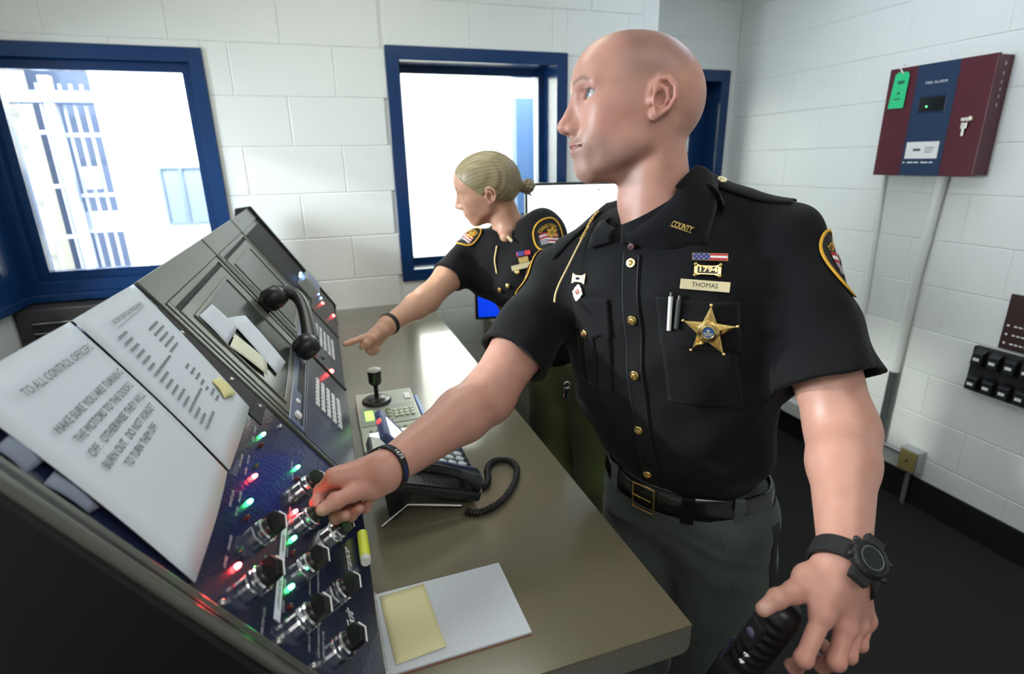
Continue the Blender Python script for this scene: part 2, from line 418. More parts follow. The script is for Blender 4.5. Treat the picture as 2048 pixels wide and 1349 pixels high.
# unseen housings added round the ceiling fill lights
M_LAMP = mat('white_lamp_housing', (0.75, 0.75, 0.73), 0.5)
for x, y, sx, sy, lab in ((0.9, 0.2, 1.2, 0.30, 'added ceiling fill light above the near end of the counter'), (-0.1, -0.9, 1.2, 0.60, 'added ceiling fill light behind the photographer'), (1.8, 1.7, 0.6, 1.2, 'added ceiling fill light beside the right wall'), (0.1, 1.75, 1.2, 0.30, 'added ceiling fill light above the far half of the console')):
    cl = thing('fill_light_housing', lab, 'fill light', (x, y, 2.70), 'added ceiling fill lights')
    for a0, a1, b0, b1 in ((-sx/2-0.03, -sx/2, -sy/2-0.03, sy/2+0.03), (sx/2, sx/2+0.03, -sy/2-0.03, sy/2+0.03), (-sx/2, sx/2, -sy/2-0.03, -sy/2), (-sx/2, sx/2, sy/2, sy/2+0.03)):
        MB().box((x+a0, y+b0, 2.69), (x+a1, y+b1, CEIL), 0.002).build('rim', M_LAMP, cl)
    MB().box((x-sx/2, y-sy/2, 2.715), (x+sx/2, y+sy/2, CEIL)).build('back_plate', M_LAMP, cl)
# ------------------------------------------------------------------ counter
ct = thing('counter', 'long taupe laminate counter running beside the console', 'counter', (0.23, 1.6, 0))
MB().box((0.0005, 0.535, 0.948), (0.457, BWY-0.003, 0.951)).build('worktop', M_COUNTER, ct)
mb = MB(); pts = [(0.0, 0.947), (0.4565, 0.947), (0.4565, 0.91), (0.452, 0.902), (0.444, 0.898), (0.0, 0.898)]
mb.prism(pts, 0.536, BWY-0.004, 'y'); mb.build('edge_band', M_COUNTERE, ct)
MB().box((0.0, 0.60, 0.0), (0.30, 0.625, 0.897)).build('side_panel', mat('dark_laminate', (0.03, 0.03, 0.028), 0.5), ct)
MB().box((0.0, 0.625, 0.0), (0.03, BWY-0.01, 0.897)).build('back_panel', mat('dark_laminate', (0.03, 0.03, 0.028), 0.5), ct)

# ------------------------------------------------------------------ console
CA = math.radians(56.5)
CM = frame((0.01, 0, 1.0), (0, 1, 0), (-math.cos(CA), 0, math.sin(CA)), (math.sin(CA), 0, math.cos(CA)))   # local x = along console, y = up slope, z = out
def cmb(): return MB(CM)
cn = thing('control_console', 'long sloped grey steel control console with rack modules left of the counter', 'console', (-0.15, 1.5, 0))
TOPX, TOPZ = 0.01-0.535*math.cos(CA), 1.0+0.535*math.sin(CA)
prof = [(-0.004, 0.0), (-0.004, 0.953), (0.0, 0.954), (0.008, 0.992), (TOPX+0.0, TOPZ-0.012), (TOPX-0.03, TOPZ-0.02), (TOPX-0.06, 1.30), (TOPX-0.06, 0.0)]
MB().prism(prof, 0.47, 2.60, 'y').build('cabinet', M_BLACK, cn)
# near end cheek and edge rails
off = 0.018
pr2 = [(-0.004, 0.0), (-0.004, 0.953), (0.012, 0.954), (0.020, 1.0), (TOPX+0.012, TOPZ+0.012), (TOPX-0.05, TOPZ+0.004), (TOPX-0.075, 1.30), (TOPX-0.075, 0.0)]
M_BLK2 = mat('black_powder_coat', (0.005, 0.005, 0.007), 0.45, bump=(250, 0.2, 0.0006))
MB().prism(pr2, 0.438, 0.470, 'y').build('end_cheek', M_BLK2, cn, bevel=0.006)
cmb().box((0.470, 0.0, -0.004), (0.486, 0.537, 0.006), 0.003).build('edge_rail', M_CONS, cn)
cmb().tube([(0.446, 0.01, 0.016), (0.446, 0.535, 0.016)], 0.006, 8).build('edge_rail', M_CONS, cn)
MB().prism(pr2, 2.585, 2.605, 'y').build('end_cheek', M_BLK2, cn, bevel=0.004)
# lower black rail between face and worktop
MB().box((-0.006, 0.47, 0.9525), (0.010, 2.585, 0.998), 0.003).build('kick_rail', M_BLK2, cn)
# top grey cap
cmb().box((1.0, 0.487, -0.004), (2.585, 0.538, 0.004), 0.002).build('top_cap', M_CONS, cn)
# module 1: black control panel
cp = cmb().box((0.487, 0.004, -0.006), (0.982, 0.534, 0.002), 0.001).build('control_panel', M_PANEL, cn)
cmb().box((0.900, 0.258, 0.002), (0.984, 0.49, 0.0035), 0.0005).build('rack_ear', M_BLACKM, cn)
for t, s in ((0.960, 0.44), (0.958, 0.335), (0.956, 0.27), (0.954, 0.22), (0.955, 0.06), (0.494, 0.262), (0.494, 0.187), (0.494, 0.135), (0.494, 0.06)):
    cmb().lathe([(0.004, 0.002), (0.004, 0.0055), (0.002, 0.0065)], 10, Matrix.Translation((t, s, 0))).build('screw', M_STEEL, cp)
# divider ribs between modules
for t in (0.986, 1.531, 2.052):
    cmb().box((t, 0.0, -0.004), (t+0.008, 0.538, 0.006), 0.002).build('divider_rib', M_CONS, cn)
    cmb().box((t+0.011, 0.0, -0.004), (t+0.018, 0.538, 0.004), 0.0015).build('divider_rib', M_CONS, cn)
# LEDs
LEDC = {'g': ((0.05, 1.0, 0.2), 22.0, (0.3, 1.0, 0.4)), 'r': ((1.0, 0.03, 0.03), 60.0, (1.0, 0.2, 0.2)), 'dg': (None, 0, (0.01, 0.10, 0.06)), 'dr': (None, 0, (0.10, 0.008, 0.012)), 'b': ((0.2, 0.4, 1.0), 8.0, (0.4, 0.6, 1.0))}
def led(kind, t, s, parent, r=0.0032, h=0.002, M=None):
    e, st, c = LEDC[kind]
    m = mat('led_'+kind, c, 0.25, emit=(e, st) if e else None)
    MB(M or CM).lathe([(r, h-0.001), (r, h+0.003), (r*0.85, h+0.005), (r*0.5, h+0.0065), (r*0.05, h+0.007)], 10, Matrix.Translation((t, s, 0))).build('indicator_lamp', m, parent)
for k, t, s in (('g', .872, .253), ('dr', .834, .253), ('dg', .771, .254), ('r', .741, .254), ('g', .678, .254), ('dr', .643, .254), ('dg', .581, .254), ('r', .554, .254),
                ('g', .866, .175), ('dr', .829, .175), ('dg', .768, .175), ('r', .738, .175), ('g', .676, .175), ('dr', .646, .175), ('g', .583, .175), ('dr', .551, .175)):
    led(k, t, s, cp)
# rotary selector switches: chromed collar, black pointer lever with a white edge
M_WLINE = mat('white_edge_paint', (0.85, 0.85, 0.85), 0.35)
def selector(t, s, rot=0.0):
    T = Matrix.Translation((t, s, 0.002)) @ Matrix.Rotation(rot, 4, 'Z')
    k = MB(CM @ T).lathe([(0.0150, 0), (0.0150, 0.006), (0.0140, 0.008), (0.0140, 0.012), (0.0152, 0.0125), (0.0152, 0.0165), (0.0138, 0.0185), (0.0125, 0.0185)], 24, smooth=False).build('selector_switch', M_CHROME, cp)
    MB(CM @ T).lathe([(0.0172, 0.0125-0.004), (0.0172, 0.0125)], 6, smooth=False).build('hex_nut', M_CHROME, k)
    MB(CM @ T).lathe([(0.0124, 0.018), (0.0124, 0.022), (0.0110, 0.024)], 20).build('knob_base', M_BLACK, k)
    mb = MB(CM @ T); mb.prism([(-0.0125, 0.022), (-0.011, 0.036), (0.004, 0.040), (0.014, 0.034), (0.0145, 0.022)], -0.0055, 0.0055, 'y')
    mb.build('lever', M_BLACK, k, bevel=0.001)
    mb = MB(CM @ T); mb.tube([(-0.0115, -0.0048, 0.0362), (0.004, -0.0048, 0.0403), (0.0143, -0.0048, 0.0343)], 0.0011, 6); mb.build('white_edge', M_WLINE, k)
for t, s, r in ((.814, .161, 0.4), (.730, .157, -0.2), (.624, .233, 0.5), (.541, .231, 0.5), (.627, .157, 0.5), (.541, .156, 0.5), (.756, .098, 0.9), (.627, .096, 0.4), (.537, .096, 0.4)):
    selector(t, s, r)
# engraved captions and white label strips
M_CAP = mat('engraved_white', (0.62, 0.62, 0.64), 0.6)
def caption(txt, t, s, size=0.0052, m=M_CAP, nm='caption', h=0.0024, ang=0.0, **k):
    mb = MB(CM); put_text(mb, txt, size, Matrix.Translation((t, s, h)) @ Matrix.Rotation(ang, 4, 'Z'), **k); return mb.build(nm, m, cp)
for t in (.853, .756, .660, .567):
    caption('UNLOCKED', t+0.016, .268, 0.0048); caption('LOCKED', t-0.016, .268, 0.0048)
for t in (.850, .755, .662, .568):
    caption('UNLOCKED', t+0.012, .186 if t > .7 else .183, 0.0046); caption('LOCKED', t-0.020, .183, 0.0046)
caption('SERVICE GATE', .66, .279, 0.0055); caption('FRONT INNER', .755, .279, 0.0055)
for t, s in ((.627, .137), (.541, .137), (.60, .212), (.52, .205)): caption('OPEN STOP CLOSE', t-0.012, s+.004, 0.0045)
caption('NORTH GARAGE DOOR', .535, .126, 0.0045); caption('SOUTH GARAGE DOOR', .625, .126, 0.0045); caption('OPEN STOP CLOSE', .535, .118, 0.0045)
for t0, t1, tx in ((.614, .690, 'GARAGE SIDE'), (.521, .599, 'COMPOUND SIDE')):
    cmb().box((t0, .1865, .002), (t1, .1955, .0028)).build('label_strip', M_PAPER, cp)
    caption(tx, (t0+t1)/2, .191, 0.0055, M_INK, h=0.0031)
M_CHALK = mat('white_marker', (0.72, 0.75, 0.74), 0.7)
caption('Entrance', .722, .058, 0.021, M_CHALK, 'handwriting', ang=0.1, shear=0.35, offset=0.0004); caption('Exit', .607, .064, 0.023, M_CHALK, 'handwriting', ang=0.1, shear=0.35, offset=0.0004)

# module 2 and 3: recessed grey doors with a dark window, drive slot and keypad
M_DARKWIN = mat('smoked_window', (0.035, 0.04, 0.035), 0.16)
M_BLUEP = mat('blue_black_panel', (0.02, 0.028, 0.05), 0.3)
def rack_module(t0, t1, keypad_t, label_hint):
    cmb().box((t0, 0.0, -0.006), (t1, 0.490, -0.001), 0.001).build('module_plate', M_CONS, cn)
    # raised outer frame round the door
    for a, b, c, d, h in ((t0+0.006, t0+0.020, 0.19, 0.486, 0.004), (t1-0.026, t1-0.008, 0.19, 0.486, 0.004), (t0+0.020, t1-0.026, 0.474, 0.486, 0.004)):
        cmb().box((a, c, -0.002), (b, d, h), 0.0015).build('door_frame', M_CONS, cn)
    cmb().box((t1-0.036, 0.20, -0.001), (t1-0.026, 0.474, 0.0005)).build('shadow_gap', M_BLACKM, cn)
    cmb().box((t0+0.022, 0.463, -0.001), (t1-0.026, 0.472, 0.0005)).build('shadow_gap', M_BLACKM, cn)
    dp = cmb().box((t0+0.022, 0.205, -0.001), (t1-0.050, 0.463, 0.006), 0.002).build('door_panel', M_CONS, cn)
    cmb().box((t0+0.055, 0.222, 0.0055), (t1-0.110, 0.437, 0.0066)).build('smoked_window', M_DARKWIN, dp)
    for a, b, c, d in ((t0+0.050, t0+0.056, 0.216, 0.443), (t1-0.112, t1-0.106, 0.216, 0.443), (t0+0.056, t1-0.112, 0.436, 0.443), (t0+0.056, t1-0.112, 0.216, 0.223)):
        cmb().box((a, c, 0.005), (b, d, 0.009), 0.001).build('window_rim', M_CONS, dp)
    sl = cmb().box((t0+0.004, 0.163, -0.001), (t1-0.130, 0.205, 0.006), 0.002).build('drive_bezel', mat('blue_grey_bezel', (0.10, 0.13, 0.20), 0.35), cn)
    cmb().box((t0+0.17, 0.176, 0.006), (t1-0.165, 0.190, 0.0066)).build('drive_slot', M_BLACKM, sl)
    cmb().box((t0+0.02, 0.170, 0.006), (t1-0.14, 0.176, 0.0066)).build('drive_slot', M_BLACKM, sl)
    MB(CM @ Matrix.Translation((t0+0.115, 0.186, 0.006)) @ Matrix.Diagonal((1.6, 1, 1, 1))).lathe([(0.006, 0), (0.006, 0.002), (0.004, 0.003)], 14).build('eject_button', M_WHITEP, sl)
    cmb().box((t0+0.03, 0.180, 0.006), (t0+0.05, 0.194, 0.014), 0.003).build('latch', M_WHITEP, sl)
    kp = cmb().box((t0+0.004, 0.006, -0.002), (t1-0.02, 0.158, 0.003), 0.001).build('keypad_panel', M_BLUEP, cn)
    k0, k1 = keypad_t
    for i in range(8):
        for j in range(5):
            t = k0+(k1-k0)*(i+0.5)/8; s = 0.040+0.019*(j+0.5)
            cmb().box((t-0.0085, s-0.0055, 0.003), (t+0.0085, s+0.0055, 0.0075), 0.0015).build('key', M_GREYKEY, kp)
    return dp
dp2 = rack_module(1.006, 1.527, (1.20, 1.375), 0)
dp3 = rack_module(1.552, 2.048, (1.69, 1.90), 1)
# module 4: black blank panel, lamp panel
cmb().box((2.072, 0.0, -0.006), (2.583, 0.490, -0.001), 0.001).build('module_plate', M_CONS, cn)
cmb().box((2.10, 0.20, -0.001), (2.565, 0.470, 0.002), 0.001).build('blank_panel', M_BLACKM, cn)
lp = cmb().box((2.08, 0.006, -0.002), (2.575, 0.150, 0.003), 0.001).build('lamp_panel', M_BLACK, cn)
for t, s in ((2.34, .086), (2.33, .020)): led('r', t, s, lp, 0.006)
for t, s in ((2.47, .135), (2.43, .110), (2.40, .095)): led('b', t, s, lp, 0.005)
led('r', 1.545, .068, cn, 0.006, 0.006)
led('dg', 1.60, .10, cn, 0.007, 0.003)

# telephone handset hanging on the third module
hs = thing('telephone_handset', 'black telephone handset hanging on the console keypad module', 'handset', tuple(CM @ Vector((1.50, 0.25, 0.03))))
H0, H1 = Vector((1.435, 0.330, 0.050)), Vector((1.395, 0.185, 0.050))
mb = cmb(); P = []
for i in range(17):
    w = i/16; P.append((1.535-0.125*w+0.055*math.sin(math.pi*w), 0.328-0.125*w+0.015*math.sin(math.pi*w), 0.050+0.030*math.sin(math.pi*w)))
mb.tube(P, [0.0165+0.004*abs(2*i/16-1)**2 for i in range(17)], 12); mb.build('grip', M_BLACK, hs)
for (t, s) in ((1.525, 0.325), (1.402, 0.200)):
    cmb().lathe([(0.024, 0.010), (0.030, 0.018), (0.032, 0.040), (0.028, 0.058), (0.012, 0.066), (0.001, 0.068)], 18, Matrix.Translation((t, s, 0))).build('ear_cup', M_BLACK, hs)
cmb().box((1.50, 0.305, 0.0), (1.55, 0.345, 0.018), 0.004).build('cradle', M_BLACK, hs)
# papers clipped inside the smoked window of module 2
M_CREAM = mat('cream_paper', (0.78, 0.78, 0.62), 0.75)
def sheet(name, quad, h, m, parent=None, bulge=0.003, M=None, n=6, thick=0.0005):
    """quad: 4 (t,s) corners, tl tr br bl"""
    q = [Vector((a, b, 0)) for a, b in quad]
    mb = MB(M if M is not None else CM)
    def fn(u, v):
        p = q[0].lerp(q[1], u).lerp(q[3].lerp(q[2], u), v); return (p.x, p.y, h+bulge*math.sin(math.pi*u)*0.7+bulge*0.6*math.sin(math.pi*v))
    mb.grid(fn, n, n, flip=True); o = mb.build(name, m, parent, solid=thick); return o
for qd, m, lab in ((((1.063, .437), (1.173, .431), (1.176, .366), (1.056, .370)), M_PAPER, 'white card tucked at the top of the smoked console window'),
               (((1.180, .392), (1.290, .362), (1.253, .235), (1.140, .250)), M_PAPER, 'long white note at the right of the smoked console window'),
               (((1.058, .364), (1.135, .366), (1.158, .284), (1.090, .274)), M_CREAM, 'cream note at the bottom of the smoked console window')):
    o = sheet('note_card', qd, 0.0100, m, None, 0.002); tag(o, lab, 'note', 'notes on the console window')
# device on module 4
dv = thing('intercom_box', 'small pale electronic box on the far end of the console', 'device', tuple(CM @ Vector((2.30, 0.17, 0))))
cmb().box((2.20, 0.150, 0.002), (2.36, 0.225, 0.045), 0.004).build('housing', mat('pale_device', (0.42, 0.46, 0.44), 0.4), dv)
cmb().box((2.215, 0.158, 0.045), (2.345, 0.217, 0.047), 0.001).build('face_plate', mat('device_blue', (0.20, 0.26, 0.42), 0.3), dv)
for i in range(3): led('b', 2.25+0.035*i, 0.235, dv, 0.005, 0.02)

# instruction papers taped over the control panel
p1 = sheet('notice_paper', ((0.513, 0.546), (0.733, 0.541), (0.697, 0.297), (0.492, 0.298)), 0.0055, M_PAPER, None, 0.006, n=10)
tag(p1, 'white notice with large print about turning off the door motors, taped on the console', 'paper', 'papers taped on the console')
p2 = sheet('phone_list_paper', ((0.737, 0.541), (0.960, 0.537), (0.909, 0.292), (0.7005, 0.296)), 0.0075, M_PAPER, None, 0.004, n=10)
tag(p2, 'white sheet with an underlined heading and columns of phone numbers on the console', 'paper', 'papers taped on the console')
def paper_text(parent, lines, h, M=CM):
    for txt, t, s, size, w, ang in lines:
        mb = MB(M); put_text(mb, txt, size, Matrix.Translation((t, s, h)) @ Matrix.Rotation(ang, 4, 'Z'), width=w); mb.build('text_line', M_INK, parent)
an = math.radians(-1.5)
paper_text(p1, [('TO ALL CONTROL OFFICERS', .628, .510, .0125, .150, an), ('MAKE SURE YOU ARE TURNING', .621, .4705, .0125, .165, an), ('THE MOTORS TO THE DOORS', .620, .4535, .0125, .150, an),
                ('OFF.  OTHERWISE THEY WILL', .618, .437, .0125, .155, an), ('BURN OUT.  DO NOT FORGET', .614, .421, .0125, .150, an), ('TO TURN THEM OFF.', .611, .406, .0125, .098, an)], 0.0142)
paper_text(p2, [('BUTLER COUNTY JAIL PHONE NUMBERS', .849, .511, .0085, .118, an)], 0.0142)
mb = cmb(); rr = random.Random(3)
mb.box((.790, .5045, .0138), (.908, .5052, .0142))
for i in range(16):
    s = .495-.0098*i; w = .022+.012*rr.random()
    if i in (6, 12): w = .075
    if i == 15: w = .05
    for a in np.arange(.768-.0022*i, .768-.0022*i+w, .0062): mb.box((a, s-.0018, .0136), (a+.0045, s+.0018, .0141))
for i in range(14):
    if i in (5, 6): continue
    s = .478-.0098*i; w = .025+.025*rr.random() if i < 5 else .012+.012*rr.random()
    for a in np.arange(.855-.0022*i, .855-.0022*i+w, .0062): mb.box((a, s-.0018, .0136), (a+.0045, s+.0018, .0141))
mb.build('number_columns', mat('grey_print', (0.26, 0.28, 0.31), 0.8), p2)
st = sheet('sticky_note', ((.868, .368), (.902, .360), (.893, .325), (.850, .340)), 0.0135, mat('yellow_sticky', (0.80, 0.76, 0.38), 0.8), None, 0.004)
tag(st, 'tiny curled yellow sticky note on the phone number sheet', 'note')
# papers slipped behind the notice, at the near rail
for (qd, lab) in ((((0.490, .495), (0.52, .495), (0.52, .462), (0.486, .466)), 'folded grey paper tab poking out behind the notice'), (((0.488, .452), (0.51, .452), (0.505, .405), (0.490, .410)), 'narrow grey paper slip below the paper tab at the near rail')):
    o = sheet('paper_tab', qd, 0.004, mat('grey_paper', (0.20, 0.24, 0.32), 0.7), None, 0.003); tag(o, lab, 'paper')
# highlighter resting at the foot of the panel
hl = thing('highlighter', 'yellow highlighter with white end resting at the foot of the control panel', 'marker', tuple(CM @ Vector((.76, .03, .01))))
cmb().tube([(.815, .030, .013), (.752, .030, .013)], 0.0085, 14).build('barrel', mat('lime_yellow', (0.70, 0.78, 0.05), 0.35, emit=((0.7, 0.8, 0.05), 0.0)), hl)
cmb().tube([(.752, .030, .013), (.742, .030, .013)], [0.0085, 0.0075], 14).build('end_cap', M_WHITEP, hl)

# ------------------------------------------------------------------ things on the counter
CZ = 0.951
# camera controller keyboard
jk = thing('camera_controller', 'grey camera control keyboard with a black joystick on the counter', 'controller', (0.11, 1.38, CZ))
M_CTRL = mat('controller_grey', (0.40, 0.43, 0.36), 0.4)
MB().prism([(1.205, CZ), (1.53, CZ), (1.53, CZ+0.034), (1.30, CZ+0.030), (1.205, CZ+0.020)], 0.032, 0.192, 'x').build('housing', M_CTRL, jk, bevel=0.004)
def dk(x0, y0, x1, y1, h, nm, m, c=0.001, z=None):
    zz = CZ+(0.030+0.004*(min(y0, y1)-1.30)/0.23 if min(y0, y1) > 1.30 else 0.020+0.010*((y0+y1)/2-1.205)/0.095)
    return MB().box((x0, y0, zz-0.003), (x1, y1, zz+h), c).build(nm, m, jk)
dk(0.038, 1.315, 0.186, 1.520, 0.002, 'deck_plate', mat('deck_grey', (0.27, 0.30, 0.25), 0.35))
MB().lathe([(0.040, 0), (0.040, 0.004), (0.034, 0.008), (0.030, 0.007), (0.026, 0.012), (0.012, 0.014)], 24, Matrix.Translation((0.089, 1.462, CZ+0.034))).build('joystick_base', M_BLACK, jk)
js = MB().lathe([(0.006, 0), (0.006, 0.035), (0.012, 0.040), (0.0175, 0.047), (0.0185, 0.075), (0.0195, 0.082)], 20, Matrix.Translation((0.090, 1.462, CZ+0.044))).build('joystick', M_BLACK, jk)
MB().lathe([(0.0195, 0), (0.0170, 0.004), (0.002, 0.005)], 20, Matrix.Translation((0.090, 1.462, CZ+0.1262))).build('joystick_cap', mat('joystick_top', (0.55, 0.55, 0.5), 0.5), js)
dk(0.050, 1.345, 0.072, 1.405, 0.003, 'green_display', mat('green_lcd', (0.2, 0.9, 0.1), 0.3, emit=((0.35, 1.0, 0.1), 1.6)))
for i in range(2):
    for j in range(4):
        if (i, j) != (0, 3): MB().lathe([(0.007, 0), (0.0065, 0.005), (0.002, 0.006)], 12, Matrix.Translation((0.094+0.017*i, 1.330+0.022*j, CZ+0.0325))).build('round_key', mat('olive_key', (0.30, 0.34, 0.22), 0.4), jk)
for i in range(4):
    for j in range(3): dk(0.124+0.0145*i, 1.345+0.017*j, 0.124+0.0145*i+0.010, 1.345+0.017*j+0.011, 0.006, 'key', mat('pale_key', (0.52, 0.55, 0.42), 0.4))
dk(0.166, 1.452, 0.182, 1.492, 0.003, 'name_plate', M_WHITEP)
for i in range(7): MB().lathe([(0.0055, 0), (0.005, 0.004), (0.001, 0.005)], 10, Matrix.Translation((0.058+0.017*i, 1.288, CZ+0.028))).build('soft_key', mat('olive_key', (0.30, 0.34, 0.22), 0.4), jk)
MB().prism([(1.222, CZ+0.0215), (1.278, CZ+0.0275), (1.278, CZ+0.0295), (1.222, CZ+0.0235)], 0.052, 0.175, 'x').build('white_display', mat('white_lcd', (0.9, 0.95, 0.9), 0.3, emit=((0.92, 1.0, 0.92), 1.0)), jk)
bk = MB().box((0.197, 1.33, CZ), (0.207, 1.50, CZ+0.020), 0.002).build('thin_binder', mat('binder_blue', (0.10, 0.2, 0.5), 0.4)); tag(bk, 'thin blue binder standing beside the camera controller', 'binder')

# desk telephone, tilted up toward the console
TH = math.radians(20)
PM = frame((0.236, 0.928, CZ+0.012), (0, 1, 0), (-math.cos(TH), 0, math.sin(TH)), (math.sin(TH), 0, math.cos(TH)))
def pmb(): return MB(PM)
ph = thing('desk_telephone', 'black desk telephone with raised display and handset on the counter', 'telephone', (0.13, 1.02, CZ))
M_PHONE = mat('phone_black', (0.018, 0.021, 0.024), 0.28)
M_PHONE2 = mat('phone_charcoal', (0.05, 0.062, 0.07), 0.35)
pmb().box((0, 0, 0), (0.190, 0.215, 0.022), 0.006).build('base', M_PHONE, ph)
pmb().box((0.060, 0.004, 0.022), (0.188, 0.140, 0.036), 0.004).build('key_deck', M_PHONE2, ph)
kd = None
for i in range(3):
    for j in range(4):
        MB(PM @ Matrix.Translation((0.086+0.0225*i, 0.026+0.0225*j, 0.036)) @ Matrix.Diagonal((0.95, 1.1, 1, 1))).lathe([(0.0092, 0), (0.0088, 0.003), (0.005, 0.0042), (0.001, 0.0044)], 14).build('key', mat('silver_key', (0.66, 0.70, 0.74), 0.35), ph)
for i in range(4): pmb().box((0.086+0.022*i, 0.007, 0.036), (0.100+0.022*i, 0.013, 0.0385), 0.001).build('function_key', M_BLACK, ph)
# raised screen head
SM = PM @ Matrix.Translation((0.066, 0.138, 0.022)) @ Matrix.Rotation(math.radians(34), 4, 'X')
MB(SM).box((0, 0, 0), (0.122, 0.095, 0.018), 0.004).build('screen_head', mat('phone_blue', (0.07, 0.10, 0.22), 0.25), ph)
MB(SM).box((0.014, 0.020, 0.018), (0.098, 0.080, 0.0190)).build('screen', mat('phone_lcd', (0.8, 0.88, 1.0), 0.2, emit=((0.85, 0.92, 1.0), 0.9)), ph)
MB(SM).box((0.06, 0.094, 0.004), (0.075, 0.098, 0.014), 0.001).build('message_lamp', mat('red_lens', (0.5, 0.03, 0.03), 0.3, emit=((1, 0.1, 0.1), 1.0)), ph)
# speaker slits on the base under the handset arch
for i in range(4): pmb().box((0.018, 0.088+0.0095*i, 0.0215), (0.050, 0.092+0.0095*i, 0.0226)).build('speaker_slit', M_BLACKM, ph)
# handset on the near side
hset = bpy.data.objects.new('x', None); bpy.data.objects.remove(hset)
mb = pmb(); P = []; Rr = []
for i in range(25):
    w = i/24; P.append((0.026, 0.008+0.200*w, 0.036+0.018*math.sin(math.pi*w)**0.8)); e = abs(2*w-1); Rr.append(0.0115+0.010*max(0, e-0.55)/0.45)
# rectangular-ish handset section
v = []; f = []
for i, (p, r) in enumerate(zip(P, Rr)):
    for k in range(16):
        a = 2*math.pi*k/16; ca, sa = math.cos(a), math.sin(a)
        v.append((p[0]+1.35*r*math.copysign(abs(ca)**0.6, ca), p[1], p[2]+0.85*r*math.copysign(abs(sa)**0.6, sa)))
for i in range(24):
    for k in range(16): f.append((i*16+k, i*16+(k+1) % 16, (i+1)*16+(k+1) % 16, (i+1)*16+k))
mb.add(v, f, True); mb.add(v[:16], [tuple(range(16))]); mb.add(v[-16:], [tuple(range(16))[::-1]])
mb.build('handset', M_PHONE, ph)
for yy in (0.024, 0.192): pmb().lathe([(0.020, 0.022), (0.021, 0.034), (0.018, 0.042)], 18, Matrix.Translation((0.028, yy, 0))).build('cup', M_PHONE, ph)
# stand
mb = MB(); mb.tube([(0.042, 0.932, CZ+0.003), (0.096, 0.950, CZ+0.028), (0.20, 0.932, CZ+0.012)], 0.0028, 6); mb.build('stand_wire', M_STEEL, ph)
MB().prism([(0.06, CZ), (0.075, CZ), (0.11, CZ+0.05), (0.10, CZ+0.055)], 0.95, 1.10, 'y').build('stand', M_BLACK, ph)
# coiled cord
ctrl = [(0.205, 0.915), (0.225, 0.902), (0.252, 0.907), (0.283, 0.925), (0.312, 0.955), (0.338, 0.995), (0.353, 1.035), (0.347, 1.068), (0.325, 1.080), (0.302, 1.070), (0.287, 1.045), (0.279, 1.012), (0.268, 0.990), (0.258, 0.984)]
def smooth_path(ctrl, per=24):
    out = []; n = len(ctrl)
    for i in range(n-1):
        p0, p1, p2, p3 = [np.array(ctrl[min(max(j, 0), n-1)], float) for j in (i-1, i, i+1, i+2)]
        for k in range(per):
            t = k/per; out.append(tuple(0.5*((2*p1)+(-p0+p2)*t+(2*p0-5*p1+4*p2-p3)*t*t+(-p0+3*p1-3*p2+p3)*t**3)))
    out.append(tuple(ctrl[-1])); return out
path = smooth_path(ctrl, 40); mb = MB()
L = 0; hel = []
for i, p in enumerate(path):
    if i: L += math.hypot(p[0]-path[i-1][0], p[1]-path[i-1][1])
    q = path[min(i+1, len(path)-1)]; o = path[max(i-1, 0)]
    tx, ty = q[0]-o[0], q[1]-o[1]; l = math.hypot(tx, ty) or 1; nx, ny = -ty/l, tx/l
    a = 2*math.pi*L/0.0052
    hel.append((p[0]+nx*0.0058*math.cos(a), p[1]+ny*0.0058*math.cos(a), CZ+0.0085+0.0058*math.sin(a)))
fine = []
for i in range(len(hel)-1): fine.append(hel[i])
mb.tube(fine, 0.0022, 6)
mb.tube([(p[0], p[1], CZ+0.0085) for p in path[::4]], 0.0046, 8)
mb.build('coiled_cord', M_BLACK, ph)
MB().tube([(0.258, 0.984, CZ+0.0085), (0.252, 0.985, CZ+0.012), (0.236, 0.994, CZ+0.018), (0.222, 0.985, CZ+0.022)], 0.0022, 6).build('cord_lead', M_BLACK, ph)

# spiral notepad and sticky note
NM = frame((0.006, 0.757, CZ), (math.cos(0.0), 0.0, 0), (0.0, 1, 0), (0, 0, 1)) @ Matrix.Rotation(math.radians(0.5), 4, 'Z')
npd = thing('spiral_notepad', 'white ruled spiral notepad lying at the near end of the counter', 'notepad', (0.11, 0.68, CZ))
MB(NM).box((0.004, -0.160, 0.0), (0.217, 0.0, 0.001)).build('back_cover', mat('brown_card', (0.25, 0.12, 0.08), 0.8), npd)
pg = MB(NM).box((0.004, -0.158, 0.001), (0.217, -0.001, 0.0052), 0.0012).build('pages', M_PAPER, npd)
mb = MB(NM)
for i in range(20): mb.box((0.020+0.0098*i, -0.156, 0.0052), (0.0203+0.0098*i, -0.003, 0.0053))
mb.box((0.010, -0.0792, 0.0052), (0.215, -0.0788, 0.0053)); mb.build('rule_lines', M_LINE, pg)
mb = MB(NM)
for i in range(28):
    y = -0.004-0.0054*i; mb.tube([(0.004+0.0055*math.cos(a)-0.001, y+0.0012*math.sin(a), 0.0064+0.0055*math.sin(a)) for a in np.linspace(0, 2*math.pi, 13)[:-1]], 0.0007, 5, closed=True)
mb.build('spiral_binding', M_WHITEP, npd)
sn = MB(NM @ Matrix.Translation((0.012, -0.010, 0.0056)) @ Matrix.Rotation(math.radians(3), 4, 'Z'))
sn.grid(lambda u, v: (0.073*u, -0.137*v, 0.0006+0.006*max(0, v-0.7)**2*8*(0.3+u)*0.5), 8, 10, flip=True)
o = sn.build('sticky_note', mat('pale_yellow_note', (0.80, 0.76, 0.45), 0.8), None, solid=0.0004); tag(o, 'long pale yellow sticky note lying on the spiral notepad', 'note')

